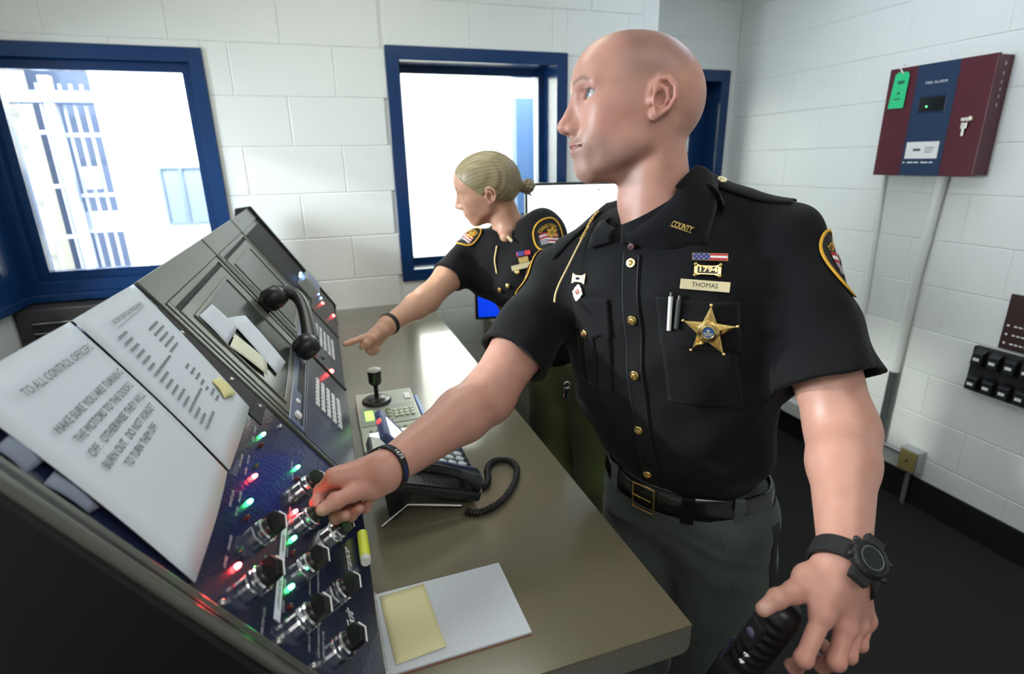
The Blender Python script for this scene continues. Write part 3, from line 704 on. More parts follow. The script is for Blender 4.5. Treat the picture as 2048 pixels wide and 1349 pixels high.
# ------------------------------------------------------------------ back desk with two monitors
dk_ = thing('back_desk', 'olive grey desk unit below the middle window, behind the woman', 'desk', (1.2, 2.3, 0))
M_DESK = mat('olive_laminate', (0.20, 0.21, 0.15), 0.45)
MB().box((0.735, 1.98, 0.845), (1.62, 2.68, 0.870), 0.004).build('desktop', M_DESK, dk_)
MB().box((0.745, 2.0, 0.0), (0.770, 2.67, 0.845)).build('side_panel', M_DESK, dk_)
MB().box((1.585, 2.0, 0.0), (1.61, 2.67, 0.845)).build('side_panel', M_DESK, dk_)
MB().box((0.770, 2.60, 0.2), (1.585, 2.62, 0.845)).build('back_panel', M_DESK, dk_)
def monitor(name, label, c, w, h, yaw, m_screen, stand_z):
    root = thing(name, label, 'monitor', (c[0], c[1], stand_z), 'monitors on the back desk')
    T = Matrix.Translation(c) @ Matrix.Rotation(yaw, 4, 'Z')
    MB(T).box((-w/2-0.012, 0.0, -h/2-0.012), (w/2+0.012, 0.035, h/2+0.012), 0.004).build('bezel', M_BLACK, root)
    sc = MB(T).box((-w/2, -0.0012, -h/2), (w/2, 0.001, h/2)).build('screen', m_screen, root)
    zb = stand_z-c[2]
    MB(T).box((-0.025, 0.012, zb+0.012), (0.025, 0.03, 0.0), 0.003).build('neck', M_BLACK, root)
    MB(T).box((-0.10, -0.05, zb), (0.10, 0.09, zb+0.012), 0.003).build('foot', M_BLACK, root)
    return root, T
mo1, T1 = monitor('monitor', 'monitor with a plain blue screen at the left of the back desk', (0.735, 2.16, 1.085), 0.30, 0.20, math.radians(-12), mat('blue_screen', (0.01, 0.03, 0.5), 0.3, emit=((0.0, 0.045, 0.72), 0.85)), 0.8705)
mo2, T2 = monitor('monitor', 'monitor with a glowing white screen between the two officers', (1.145, 2.33, 1.31), 0.52, 0.40, math.radians(-14), mat('white_screen', (0.9, 0.9, 0.9), 0.3, emit=((0.93, 0.97, 1.0), 1.6)), 0.8705)
MB(T2).box((-0.11, -0.0022, 0.168), (-0.105, -0.0015, 0.186)).build('menu_mark', M_INK, mo2)
MB(T2).box((0.06, -0.0022, 0.172), (0.067, -0.0015, 0.184)).build('menu_mark', M_INK, mo2)
for (x, y, a, w, h, m, lab) in ((0.80, 2.30, 0.4, 0.10, 0.07, M_PAPER, 'white paper slip left of the blue monitor foot'), (0.86, 2.06, 0.9, 0.12, 0.05, M_PAPER, 'white paper strip at the near edge of the back desk')):
    o = MB(Matrix.Translation((x, y, 0.8708)) @ Matrix.Rotation(a, 4, 'Z')).box((-w/2, -h/2, 0), (w/2, h/2, 0.002)).build('paper_slip', m); tag(o, lab, 'paper')

# ------------------------------------------------------------------ louvred heater below the left window
ht = thing('wall_heater', 'dark louvred heater cabinet below the left window', 'heater', (-0.8, 2.60, 0))
M_HEAT = mat('dark_bronze_metal', (0.05, 0.047, 0.045), 0.4, metal=0.3)
MB().box((-1.155, 2.55, 0.3), (-0.80, 2.693, 1.10), 0.004).build('cabinet', M_HEAT, ht)
MB().box((-0.795, 2.55, 0.3), (-0.42, 2.693, 1.10), 0.004).build('cabinet', M_HEAT, ht)
MB().box((-1.11, 2.5465, 0.86), (-0.95, 2.5495, 1.055)).build('louvre_opening', M_BLACKM, ht)
for i in range(5): MB(Matrix.Translation((-1.03, 2.544, 1.045-0.040*i)) @ Matrix.Rotation(math.radians(-30), 4, 'X')).box((-0.075, -0.010, -0.002), (0.075, 0.004, 0.002), 0.001).build('louvre_slat', mat('louvre_metal', (0.45, 0.45, 0.43), 0.25, metal=0.6), ht)
ks = thing('wall_buzzer', 'small dark round buzzer on the back wall above the far counter end', 'buzzer', (0.385, 2.69, 0.99))
MB().lathe([(0.016, 0), (0.016, 0.02), (0.010, 0.03)], 14, oriented((0.385, BWY-0.004, 0.99), (0, -1, 0))).build('cap', M_BLACK, ks)

# ------------------------------------------------------------------ right wall fittings
def RW(y, z, d=0.0): return (RWX-0.0035-d, y, z)
M_MAROON = mat('maroon_paint', (0.085, 0.006, 0.017), 0.38, bump=(400, 0.1, 0.0004))
M_NAVY = mat('navy_paint', (0.006, 0.030, 0.085), 0.38)
fb = thing('fire_alarm_panel', 'maroon fire alarm control box with a navy stripe on the right wall', 'alarm panel', (2.5, 1.76, 1.53))
FX = 2.45
MB().box((FX+0.012, 1.556, 1.530), (RWX-0.004, 1.972, 1.966), 0.003).build('back_box', M_MAROON, fb)
fd = MB().box((FX, 1.550, 1.526), (FX+0.014, 1.978, 1.970), 0.003).build('door', M_MAROON, fb)
MB().box((FX-0.0008, 1.682, 1.527), (FX+0.002, 1.851, 1.969)).build('navy_stripe', M_NAVY, fd)
MB().box((FX-0.003, 1.708, 1.778), (FX+0.002, 1.822, 1.845), 0.002).build('display_recess', mat('navy_dark', (0.006, 0.02, 0.06), 0.3), fd)
MB().box((FX-0.0036, 1.714, 1.784), (FX-0.0028, 1.816, 1.838)).build('display', mat('dark_lcd', (0.012, 0.014, 0.016), 0.15), fd)
MB().lathe([(0.004, 0), (0.002, 0.002)], 10, oriented((FX-0.0036, 1.785, 1.803), (-1, 0, 0))).build('status_lamp', mat('led_gs', (0.2, 1, 0.3), 0.3, emit=((0.1, 1.0, 0.2), 3.0)), fd)
MB().box((FX-0.002, 1.702, 1.596), (FX, 1.840, 1.664), 0.0005).build('maker_label', M_WHITEP, fd)
RT = lambda y, z, d: frame((FX-d, y, z), (0, -1, 0), (0, 0, 1), (-1, 0, 0))
mb = MB(); put_text(mb, 'FIRE ALARM', 0.014, RT(1.765, 1.895, 0.0012), width=0.088); mb.build('heading_text', M_WHITEP, fd)
mb = MB()
for y0, y1, z, h in ((1.808, 1.776, 1.632, 0.010), (1.758, 1.718, 1.640, 0.003), (1.758, 1.722, 1.631, 0.003), (1.758, 1.728, 1.622, 0.003)): mb.box((FX-0.0024, y1, z-h/2), (FX-0.0018, y0, z+h/2))
mb.build('label_print', M_INK, fd)
mb = MB()
for y0, y1 in ((1.845, 1.835), (1.825, 1.80), (1.795, 1.775), (1.765, 1.735), (1.73, 1.715)): mb.box((FX-0.0014, y1, 1.578), (FX-0.0008, y0, 1.583))
mb.build('stripe_print', M_WHITEP, fd)
MB().lathe([(0.011, 0), (0.011, 0.006), (0.007, 0.008)], 14, oriented((FX, 1.603, 1.742), (-1, 0, 0))).build('lock', M_BRASSP, fd)
mb = MB(); mb.box((FX-0.016, 1.590, 1.736), (FX-0.013, 1.628, 1.748), 0.001)
mb.box((FX-0.010, 1.606, 1.708), (FX-0.007, 1.628, 1.730), 0.001); mb.box((FX-0.010, 1.613, 1.680), (FX-0.007, 1.622, 1.710), 0.001); mb.tube([(FX-0.008, 1.615+0.009*math.cos(a), 1.733+0.009*math.sin(a)) for a in np.linspace(0, 6.283, 12)[:-1]], 0.001, 5, closed=True)
mb.build('key', mat('bright_key', (0.85, 0.83, 0.72), 0.3, metal=0.4), fd)
for y, z in ((1.556, 1.935), (1.556, 1.90), (1.556, 1.87), (1.556, 1.845), (1.556, 1.82), (1.556, 1.79)): MB().box((2.50, 1.5545, z-0.006), (2.506, 1.5565, z+0.006)).build('knockout_mark', M_STEEL, fb)
tg = thing('inspection_tag', 'bright green inspection tag hanging on the fire alarm box', 'tag', (FX-0.004, 1.92, 1.81))
MB().prism([(1.957, 1.808), (1.886, 1.806), (1.882, 1.938), (1.892, 1.951), (1.932, 1.953), (1.946, 1.944)], FX-0.006, FX-0.005, 'x').build('card', mat('green_card', (0.02, 0.56, 0.22), 0.6), tg)
mb = MB(); mb.box((FX-0.0066, 1.900, 1.905), (FX-0.006, 1.930, 1.918)); mb.box((FX-0.0066, 1.912, 1.864), (FX-0.006, 1.924, 1.872)); mb.box((FX-0.0066, 1.905, 1.842), (FX-0.006, 1.935, 1.847)); mb.build('tag_print', mat('dark_green_print', (0.01, 0.12, 0.06), 0.7), tg)
mb = MB(); mb.tube([(FX-0.007, 1.912, 1.946), (FX-0.009, 1.925, 1.965), (FX-0.004, 1.920, 1.985), (FX+0.006, 1.915, 1.978)], 0.003, 6); mb.build('tie', M_WHITEP, tg)
# conduits
M_COND = mat('painted_conduit', (0.76, 0.78, 0.76), 0.35)
M_GALV = mat('galvanised_conduit', (0.50, 0.52, 0.54), 0.35, metal=0.8)
c1 = MB().tube([RW(1.985, 1.53, 0.012), RW(1.965, 0.9, 0.012), RW(1.965, 0.15, 0.012)], 0.011, 10).build('wall_conduit', M_COND); tag(c1, 'thin white painted conduit below the left end of the fire alarm box', 'conduit', 'conduits on the right wall')
c2 = thing('wall_conduit', 'thick white painted conduit below the fire alarm box, grey at its foot', 'conduit', (RWX, 1.74, 0.2), 'conduits on the right wall')
MB().tube([RW(1.71, 1.53, 0.02), RW(1.735, 1.1, 0.02), RW(1.745, 0.60, 0.02)], 0.020, 12).build('pipe', M_COND, c2)
MB().tube([RW(1.745, 0.62, 0.02), RW(1.748, 0.25, 0.02), RW(1.742, 0.235, 0.02)], 0.0205, 12).build('bare_pipe', mat('grey_pipe', (0.12, 0.13, 0.13), 0.4, metal=0.5), c2)
jb = thing('junction_box', 'brass coloured junction box low on the right wall', 'junction box', (RWX-0.03, 1.575, 0.17))
MB().box((RWX-0.060, 1.532, 0.178), (RWX-0.004, 1.618, 0.290), 0.004).build('box', M_GALV, jb)
MB().box((RWX-0.064, 1.536, 0.184), (RWX-0.060, 1.614, 0.284), 0.001).build('cover', mat('brass_cover', (0.50, 0.40, 0.16), 0.4, metal=0.5), jb)
MB().lathe([(0.006, 0), (0.004, 0.003)], 10, oriented((RWX-0.064, 1.575, 0.234), (-1, 0, 0))).build('cover_screw', M_BLACKM, jb)
MB().tube([RW(1.745, 0.243, 0.026), RW(1.618, 0.243, 0.026)], 0.011, 10).build('side_conduit', M_GALV, jb)
MB().tube([RW(1.575, 0.18, 0.03), RW(1.575, 0.0, 0.03)], 0.011, 10).build('lower_conduit', M_GALV, jb)
# charger rack and sign
rk = thing('charger_rack', 'black charger rack with two rows of labelled slots on the right wall', 'charger rack', (RWX-0.03, 1.25, 0.65))
MB().box((RWX-0.030, 1.03, 0.655), (RWX-0.004, 1.437, 0.850), 0.005).build('back_plate', M_BLACKM, rk)
for r, z in enumerate((0.770, 0.662)):
    for i in range(7):
        y = 1.398-0.058*i
        b = MB().prism([(RWX-0.068, z+0.01), (RWX-0.028, z), (RWX-0.028, z+0.075), (RWX-0.062, z+0.060)], y-0.020, y+0.020, 'y').build('pocket', M_BLACK, rk, bevel=0.003)
        MB().box((RWX-0.0675, y-0.011, z+0.028), (RWX-0.0655, y+0.011, z+0.040)).build('slot_label', M_WHITEP, b)
sg = thing('wall_sign', 'dark brown notice board with white lettering above the charger rack', 'sign', (RWX-0.01, 1.2, 0.87))
MB().box((RWX-0.016, 0.98, 0.862), (RWX-0.004, 1.362, 1.085), 0.002).build('board', mat('brown_board', (0.045, 0.022, 0.02), 0.4), sg)
mb = MB(); rr = random.Random(5)
for i in range(3):
    z = 0.96-0.036*i
    mb.add([(RWX-0.0165, 1.345+0.005*math.cos(a), z+0.005*math.sin(a)) for a in np.linspace(0, 6.283, 9)[:-1]], [tuple(range(8))])
    for a in np.arange(1.325, 1.02, -0.016): mb.box((RWX-0.0168, a-0.011, z-0.003), (RWX-0.0162, a, z+0.003))
mb.build('lettering', M_WHITEP, sg)
# low painted raceway along the right wall
rc = MB().box((RWX-0.055, 2.02, 0.155), (RWX-0.004, DWY-0.02, 0.235), 0.006).build('wall_raceway', M_COND); tag(rc, 'low white painted raceway at the foot of the right wall', 'raceway')
# ------------------------------------------------------------------ signed-distance modelling of bodies and clothes
def A3(*a): return np.array(a, np.float64)
def s_cap(P, a, b, ra, rb):
    a = np.asarray(a, float); b = np.asarray(b, float); ba = b-a
    t = np.clip(((P-a)@ba)/(ba@ba), 0, 1)
    return np.linalg.norm(P-a-t[:, None]*ba, axis=1)-(ra+(rb-ra)*t)
def s_ball(P, c, r): return np.linalg.norm(P-np.asarray(c, float), axis=1)-r
def s_ell(P, c, r, R=None):
    q = P-np.asarray(c, float)
    if R is not None: q = q@R
    r = np.asarray(r, float)
    k0 = np.linalg.norm(q/r, axis=1); k1 = np.linalg.norm(q/(r*r), axis=1)
    return k0*(k0-1)/np.maximum(k1, 1e-9)
def smin(a, b, k):
    h = np.maximum(k-np.abs(a-b), 0)/k; return np.minimum(a, b)-h*h*k*0.25
def smax(a, b, k): return -smin(-a, -b, k)
def s_poly(P, pts, rs, k=0.004):
    d = None
    for i in range(len(pts)-1):
        e = s_cap(P, pts[i], pts[i+1], rs[i], rs[i+1]); d = e if d is None else smin(d, e, k)
    return d
def euler(a, b, c):
    ca, sa, cb, sb, cc, sc = np.cos(a), np.sin(a), np.cos(b), np.sin(b), np.cos(c), np.sin(c)
    return np.array([[ca, -sa, 0], [sa, ca, 0], [0, 0, 1]])@np.array([[cb, 0, sb], [0, 1, 0], [-sb, 0, cb]])@np.array([[1, 0, 0], [0, cc, -sc], [0, sc, cc]])
def roty(deg):
    a = np.radians(deg); return np.array([[np.cos(a), 0, np.sin(a)], [0, 1, 0], [-np.sin(a), 0, np.cos(a)]])
def rotx(deg):
    a = np.radians(deg); return np.array([[1, 0, 0], [0, np.cos(a), -np.sin(a)], [0, np.sin(a), np.cos(a)]])
def rotz(deg):
    a = np.radians(deg); return np.array([[np.cos(a), -np.sin(a), 0], [np.sin(a), np.cos(a), 0], [0, 0, 1]])

class Group:
    """an SDF evaluated only near its bounding box"""
    def __init__(s, fn, lo, hi): s.fn, s.lo, s.hi = fn, np.asarray(lo, float), np.asarray(hi, float)
    def __call__(s, P):
        q = np.maximum(np.maximum(s.lo-P, P-s.hi), 0); db = np.linalg.norm(q, axis=1)
        out = db+0.03; m = db < 0.04
        if m.any(): out[m] = s.fn(P[m])
        return out

def sdf_mesh(fn, lo, hi, h, newton=2):
    """sparse naive surface nets: returns verts, quads"""
    lo = np.asarray(lo, float); hi = np.asarray(hi, float); B = 12
    nb = np.ceil((hi-lo)/(B*h)).astype(int)
    bi = np.stack(np.meshgrid(*[np.arange(n) for n in nb], indexing='ij'), -1).reshape(-1, 3)
    ctr = lo+(bi+0.5)*B*h
    d = fn(ctr); bi = bi[np.abs(d) < B*h*0.87*1.7+0.004]
    g = np.stack(np.meshgrid(*[np.arange(B+1)]*3, indexing='ij'), -1).reshape(-1, 3)
    allc = []; allv = []; corner = []
    offs = np.array([(0,0,0),(1,0,0),(0,1,0),(1,1,0),(0,0,1),(1,0,1),(0,1,1),(1,1,1)])
    edges = [(0,1),(2,3),(4,5),(6,7),(0,2),(1,3),(4,6),(5,7),(0,4),(1,5),(2,6),(3,7)]
    for c0 in range(0, len(bi), 96):
        bb = bi[c0:c0+96]
        gi = bb[:, None, :]*B+g[None]
        val = fn((lo+gi.reshape(-1, 3)*h)).reshape(len(bb), B+1, B+1, B+1)
        s8 = [val[:, o[0]:o[0]+B, o[1]:o[1]+B, o[2]:o[2]+B] for o in offs]
        mn = np.minimum.reduce(s8); mx = np.maximum.reduce(s8)
        k, x, y, z = np.nonzero((mn < 0) & (mx >= 0))
        if len(k) == 0: continue
        cv = np.stack([s[k, x, y, z] for s in s8], -1)
        allc.append(bb[k]*B+np.stack([x, y, z], -1)); corner.append(cv)
    C = np.concatenate(allc); V = np.concatenate(corner)
    acc = np.zeros((len(C), 3)); cnt = np.zeros(len(C))
    for a, b in edges:
        va, vb = V[:, a], V[:, b]; m = (va < 0) != (vb < 0)
        t = np.where(m, va/np.where(m, va-vb, 1), 0)
        acc += np.where(m[:, None], offs[a]+t[:, None]*(offs[b]-offs[a]), 0); cnt += m
    pos = lo+(C+acc/cnt[:, None])*h
    N = (nb*B+2).astype(np.int64)
    key = C[:, 0]+N[0]*(C[:, 1]+N[1]*C[:, 2].astype(np.int64))
    order = np.argsort(key); ks = key[order]
    def find(cc):
        kk = cc[:, 0]+N[0]*(cc[:, 1]+N[1]*cc[:, 2].astype(np.int64))
        i = np.searchsorted(ks, kk); i = np.minimum(i, len(ks)-1)
        return np.where(ks[i] == kk, order[i], -1)
    quads = []
    for ax, (o1, o2), cidx in ((0, ((0,1,0),(0,0,1)), 1), (1, ((0,0,1),(1,0,0)), 2), (2, ((1,0,0),(0,1,0)), 4)):
        m = (V[:, 0] < 0) != (V[:, cidx] < 0); cc = C[m]; idx = np.nonzero(m)[0]
        o1 = np.array(o1); o2 = np.array(o2)
        q = np.stack([idx, find(cc-o1), find(cc-o1-o2), find(cc-o2)], -1)
        ok = (q >= 0).all(1); q = q[ok]; neg = V[m][ok][:, 0] < 0
        q[~neg] = q[~neg][:, ::-1]; quads.append(q)
    for _ in range(newton):
        e = h*0.4; f0 = fn(pos)
        G = np.stack([fn(pos+np.eye(3)[i]*e)-f0 for i in range(3)], -1)/e
        n2 = np.maximum((G*G).sum(1), 0.2); st = (f0/n2)[:, None]*G
        l = np.linalg.norm(st, axis=1); st *= np.minimum(1, 0.5*h/np.maximum(l, 1e-9))[:, None]
        pos = pos-st
    return pos, np.concatenate(quads)

def wob(P, k, ph): return np.sin(P@np.asarray(k, float)+ph)

# ------------------------------------------------------------------ head, in head coordinates: x forward, y to its left, z up, origin between the ears
def head_sdf(P, man=True):
    Q = P.copy(); Q[:, 1] = np.abs(Q[:, 1])
    w = 1.0 if man else 0.95
    d = s_ell(P, (-0.004, 0, 0.028), (0.1045, 0.0765*w, 0.0895))
    d = smin(d, s_ell(P, (0.040, 0, 0.046), (0.060, 0.060*w, 0.054)), 0.03)
    d = smin(d, s_ell(P, (-0.045, 0, 0.008), (0.062, 0.066*w, 0.066)), 0.03)          # occiput
    d = smin(d, s_ell(P, (0.045, 0, -0.020), (0.052, 0.056*w, 0.070)), 0.025)         # mid face
    d = smin(d, s_ell(Q, (0.056, 0.043*w, -0.010), (0.026, 0.020, 0.020)), 0.022)     # cheek bone
    d = smin(d, s_ell(Q, (0.060, 0.032*w, -0.040), (0.026, 0.022, 0.026)), 0.022)     # cheek
    if man:
        d = smin(d, s_cap(Q, (0.000, 0.050, -0.055), (0.070, 0.017, -0.096), 0.017, 0.0165), 0.03)   # jaw line
        d = smin(d, s_ell(Q, (0.018, 0.049, -0.035), (0.030, 0.016, 0.040)), 0.022)                    # masseter
        d = smin(d, s_ell(P, (0.079, 0, -0.099), (0.0175, 0.022, 0.0165)), 0.016)                     # chin
    else:
        d = smin(d, s_cap(Q, (0.006, 0.045, -0.050), (0.072, 0.011, -0.094), 0.014, 0.014), 0.028)
        d = smin(d, s_ell(Q, (0.020, 0.045, -0.030), (0.030, 0.015, 0.036)), 0.022)
        d = smin(d, s_ell(P, (0.079, 0, -0.097), (0.0155, 0.017, 0.0155)), 0.015)
    d = smin(d, s_ell(P, (0.084, 0, -0.064), (0.0185, 0.030, 0.026)), 0.020)            # muzzle
    br = 0.0092 if man else 0.005
    d = smin(d, s_cap(Q, (0.0945, 0.010, 0.0300), (0.0790, 0.043, 0.0310), br, br), 0.014)   # brow ridge
    # eye socket, then lids over the eyeball
    d = smax(d, -s_ell(Q, (0.1020, 0.0350, 0.0120), (0.0140, 0.0180, 0.0120)), 0.012)
    lid = s_ball(Q, (0.0765, 0.0335, 0.0130), 0.0158)
    if man: ap = s_ell(Q, (0.0900, 0.0370, 0.0130), (0.022, 0.0165, 0.0064), rotx(8))
    else: ap = s_ell(Q, (0.0930, 0.0335, 0.0075), (0.020, 0.0120, 0.0016))
    d = smin(d, lid, 0.006)
    d = smax(d, -ap, 0.002)
    # nose
    nz = s_cap(P, (0.0985, 0, 0.0140), (0.1165, 0, -0.0250), 0.0072, 0.0085)
    nz = smin(nz, s_ell(P, (0.1190, 0, -0.0330), (0.0108, 0.0115, 0.0100)), 0.008)
    nz = smin(nz, s_ell(Q, (0.1060, 0.0125, -0.0355), (0.0110, 0.0065, 0.0075)), 0.006)
    nz = smin(nz, s_cap(P, (0.086, 0, 0.006), (0.099, 0, -0.034), 0.0125, 0.0155), 0.012)
    d = smin(d, nz, 0.010)
    d = smax(d, -s_ell(Q, (0.1115, 0.0068, -0.0445), (0.0062, 0.0036, 0.0045)), 0.003)
    # lips
    ul = s_poly(Q, [(0.0900, 0.0250, -0.0625), (0.0985, 0.0130, -0.0605), (0.1030, 0.0, -0.0595)], [0.0015, 0.0050, 0.0058])
    ll = s_poly(Q, [(0.0900, 0.0250, -0.0635), (0.0960, 0.0130, -0.0695), (0.0995, 0.0, -0.0710)], [0.0015, 0.0058, 0.0070])
    d = smin(d, ul, 0.008); d = smin(d, ll, 0.008)
    d = smax(d, -s_poly(Q, [(0.0925, 0.0270, -0.0630), (0.1020, 0.0130, -0.0648), (0.1085, 0.0, -0.0650)], [0.0026, 0.0030, 0.0032]), 0.002)
    d = smin(d, s_cap(P, (0.066, 0, -0.101), (0.022, 0, -0.103), 0.0150, 0.0165), 0.022)   # under the chin
    # ears
    E = Q-np.array([0.0, 0.0 if man else -0.003, 0.0])
    hel = s_poly(E, [(0.003, 0.072, 0.006), (0.000, 0.0775, 0.020), (-0.010, 0.0820, 0.0295), (-0.022, 0.0865, 0.0300), (-0.0325, 0.0900, 0.0180), (-0.0330, 0.0890, 0.0020), (-0.0260, 0.0840, -0.0120), (-0.0140, 0.0785, -0.0210)], [0.0034, 0.0036, 0.0036, 0.0038, 0.0038, 0.0038, 0.0038, 0.0045], 0.0006)
    plate = s_ell(E, (-0.0160, 0.0785, 0.0050), (0.0185, 0.0045, 0.0270), rotz(20)@roty(-8))
    lobe = s_ell(E, (-0.0070, 0.0760, -0.0210), (0.0085, 0.0048, 0.0090))
    anti = s_poly(E, [(-0.0080, 0.0820, 0.0200), (-0.0210, 0.0850, 0.0140), (-0.0230, 0.0840, 0.0000), (-0.0160, 0.0810, -0.0100)], [0.0028, 0.0032, 0.0032, 0.0034], 0.0006)
    ear = smin(smin(smin(plate, hel, 0.004), lobe, 0.005), anti, 0.003)
    ear = smin(ear, s_ell(E, (0.0010, 0.0765, -0.0010), (0.0045, 0.0048, 0.0070)), 0.004)
    ear = smax(ear, -s_ell(E, (-0.0110, 0.0845, 0.0005), (0.0075, 0.0090, 0.0105)), 0.004)
    ear = smin(ear, s_cap(E, (-0.010, 0.066, -0.004), (-0.010, 0.066, 0.018), 0.010, 0.010), 0.006)
    d = smin(d, ear, 0.006)
    return d

def finger(P, pts, rs, k=0.004):
    d = s_poly(P, pts, rs, k)
    for i in range(1, len(pts)-1): d = smin(d, s_ball(P, pts[i], rs[i]*1.06), 0.004)
    return d

# ------------------------------------------------------------------ the standing officer
MH_R = euler(*np.radians([167.1, -2.3, 5.0])); MH_T = A3(0.529, 0.890, 1.700); MH_S = 1.03
def mh(p): return MH_R@(np.asarray(p, float)*MH_S)+MH_T                  # head coordinates to world
def mh_inv(P): return ((P-MH_T)@MH_R)/MH_S
# joints
M_RSH, M_REL, M_RWR = A3(0.4722, 1.0505, 1.3793), A3(0.2564, 0.9124, 1.1986), A3(0.0482, 0.7678, 1.1696)
M_LSH, M_LEL, M_LWR = A3(0.7600, 0.7530, 1.4740), A3(0.7321, 0.5661, 1.2070), A3(0.579, 0.413, 1.125)
NECKB = mh((-0.066, 0, -0.205))
def man_head_fn(P):
    Q = mh_inv(P); d = head_sdf(Q)*MH_S
    nk = s_cap(Q, (-0.028, 0, -0.040), (-0.058, 0, -0.215), 0.0555, 0.0625)*MH_S
    Qa = Q.copy(); Qa[:, 1] = np.abs(Qa[:, 1])
    nk = smin(nk, s_cap(Qa, (-0.036, 0.048, -0.030), (-0.012, 0.018, -0.215), 0.016, 0.014)*MH_S, 0.02)
    nk = smin(nk, s_ell(Q, (0.004, 0, -0.150), (0.010, 0.012, 0.018))*MH_S, 0.03)
    return smin(d, nk, 0.014)
def arm_fn(sh, el, wr, r):
    """upper arm, elbow, forearm with muscle swell; r = (shoulder, biceps, elbow, forearm, wrist)"""
    def fn(P):
        mid = sh*0.45+el*0.55; fm = el*0.72+wr*0.28
        d = s_cap(P, sh, mid, r[0], r[1]); d = smin(d, s_cap(P, mid, el, r[1], r[2]), 0.02)
        d = smin(d, s_cap(P, el, fm, r[2], r[3]), 0.03)
        d = smin(d, s_cap(P, fm, wr, r[3], r[4]), 0.02)
        return d
    return fn

# right hand turns a selector between thumb and forefinger; left hand grips a black handle
RH = {'index': [(-0.026, 0.7621, 1.1778), (-0.0475, 0.7740, 1.1520), (-0.0545, 0.7560, 1.1450), (-0.0495, 0.7350, 1.1430)],
      'thumb': [(0.0269, 0.7575, 1.1515), (-0.002, 0.7419, 1.1583), (-0.0263, 0.7234, 1.1615), (-0.0452, 0.7142, 1.1580)],
      'middle': [(-0.0183, 0.7800, 1.1690), (-0.0375, 0.7740, 1.1290), (-0.0300, 0.7430, 1.1215), (-0.0164, 0.7300, 1.1300)],
      'ring': [(-0.0065, 0.7910, 1.1590), (-0.0190, 0.7810, 1.1147), (-0.0088, 0.7500, 1.1157), (0.0041, 0.7430, 1.1283)],
      'pinky': [(0.0069, 0.7970, 1.1480), (0.0031, 0.7878, 1.1098), (0.0137, 0.7644, 1.1131), (0.0214, 0.7595, 1.1277)]}
LH = {'index': [(0.518, 0.3827, 1.089), (0.4798, 0.3668, 1.053), (0.4902, 0.3843, 1.017), (0.5025, 0.4014, 0.998)],
      'thumb': [(0.5305, 0.4184, 1.1087), (0.5033, 0.4139, 1.101), (0.476, 0.4123, 1.1019), (0.4562, 0.4124, 1.0923)],
      'middle': [(0.5478, 0.3738, 1.0695), (0.5208, 0.3569, 1.0431), (0.5287, 0.3789, 1.0113), (0.5396, 0.4032, 1.0002)],
      'ring': [(0.5765, 0.3801, 1.0575), (0.552, 0.3658, 1.0318), (0.5603, 0.3923, 1.0023), (0.5716, 0.4119, 0.9943)],
      'pinky': [(0.605, 0.3891, 1.0471), (0.586, 0.3771, 1.0249), (0.593, 0.401, 1.000), (0.6006, 0.4177, 0.9931)]}
FR = {'index': [0.0115, 0.0098, 0.0088, 0.0078], 'thumb': [0.0165, 0.0128, 0.0112, 0.0092], 'middle': [0.0118, 0.0100, 0.0090, 0.0080], 'ring': [0.0112, 0.0094, 0.0085, 0.0075], 'pinky': [0.0100, 0.0084, 0.0076, 0.0068]}
def hand_fn(H, wr, wrad, rs=1.0, swell=0.0):
    def fn(P):
        pal = None
        base = [np.asarray(wr, float)]
        for i, k in enumerate(('index', 'middle', 'ring', 'pinky')):
            e = s_cap(P, wr, H[k][0], wrad*0.78, 0.0125*rs); pal = e if pal is None else smin(pal, e, 0.018)
        pal = smin(pal, s_cap(P, np.asarray(wr)*0.55+np.asarray(H['thumb'][0])*0.45, H['thumb'][0], 0.018*rs, 0.0175*rs), 0.018)
        pal = smin(pal, s_cap(P, H['thumb'][0], np.asarray(H['index'][0])*0.75+np.asarray(H['thumb'][0])*0.25, 0.012*rs, 0.010*rs), 0.016)
        d = pal
        for k in ('index', 'middle', 'ring', 'pinky', 'thumb'):
            r = [x*rs for x in FR[k]]; f = finger(P, H[k], r)
            d = smin(d, f, 0.005)
            d = smin(d, s_ball(P, np.asarray(H[k][0]), r[0]*1.02), 0.008)
        return d
    return fn
_rarm = arm_fn(M_RSH, M_REL, M_RWR, (0.048, 0.056, 0.046, 0.047, 0.0285))
_larm = arm_fn(M_LSH, M_LEL, M_LWR, (0.044, 0.055, 0.047, 0.046, 0.0290))
_rhand, _lhand = hand_fn(RH, M_RWR, 0.030), hand_fn(LH, M_LWR, 0.031)
def gbox(*pts, pad=0.08):
    a = np.array(pts); return a.min(0)-pad, a.max(0)+pad
G_HEAD = Group(man_head_fn, MH_T-np.array([0.18, 0.16, 0.30]), MH_T+np.array([0.18, 0.16, 0.16]))
G_RARM = Group(_rarm, *gbox(M_RSH, M_REL, M_RWR)); G_LARM = Group(_larm, *gbox(M_LSH, M_LEL, M_LWR))
G_RH = Group(_rhand, *gbox(M_RWR, *[p for k in RH for p in RH[k]], pad=0.035)); G_LH = Group(_lhand, *gbox(M_LWR, *[p for k in LH for p in LH[k]], pad=0.035))
M_SPINE = A3(0.645, 0.875, 1.30)
def man_core(P):
    d = s_cap(P, M_RSH, NECKB-A3(0, 0, 0.05), 0.034, 0.045); d = smin(d, s_cap(P, M_LSH, NECKB-A3(0, 0, 0.05), 0.034, 0.045), 0.03)
    return smin(d, s_cap(P, NECKB, M_SPINE, 0.06, 0.06), 0.03)
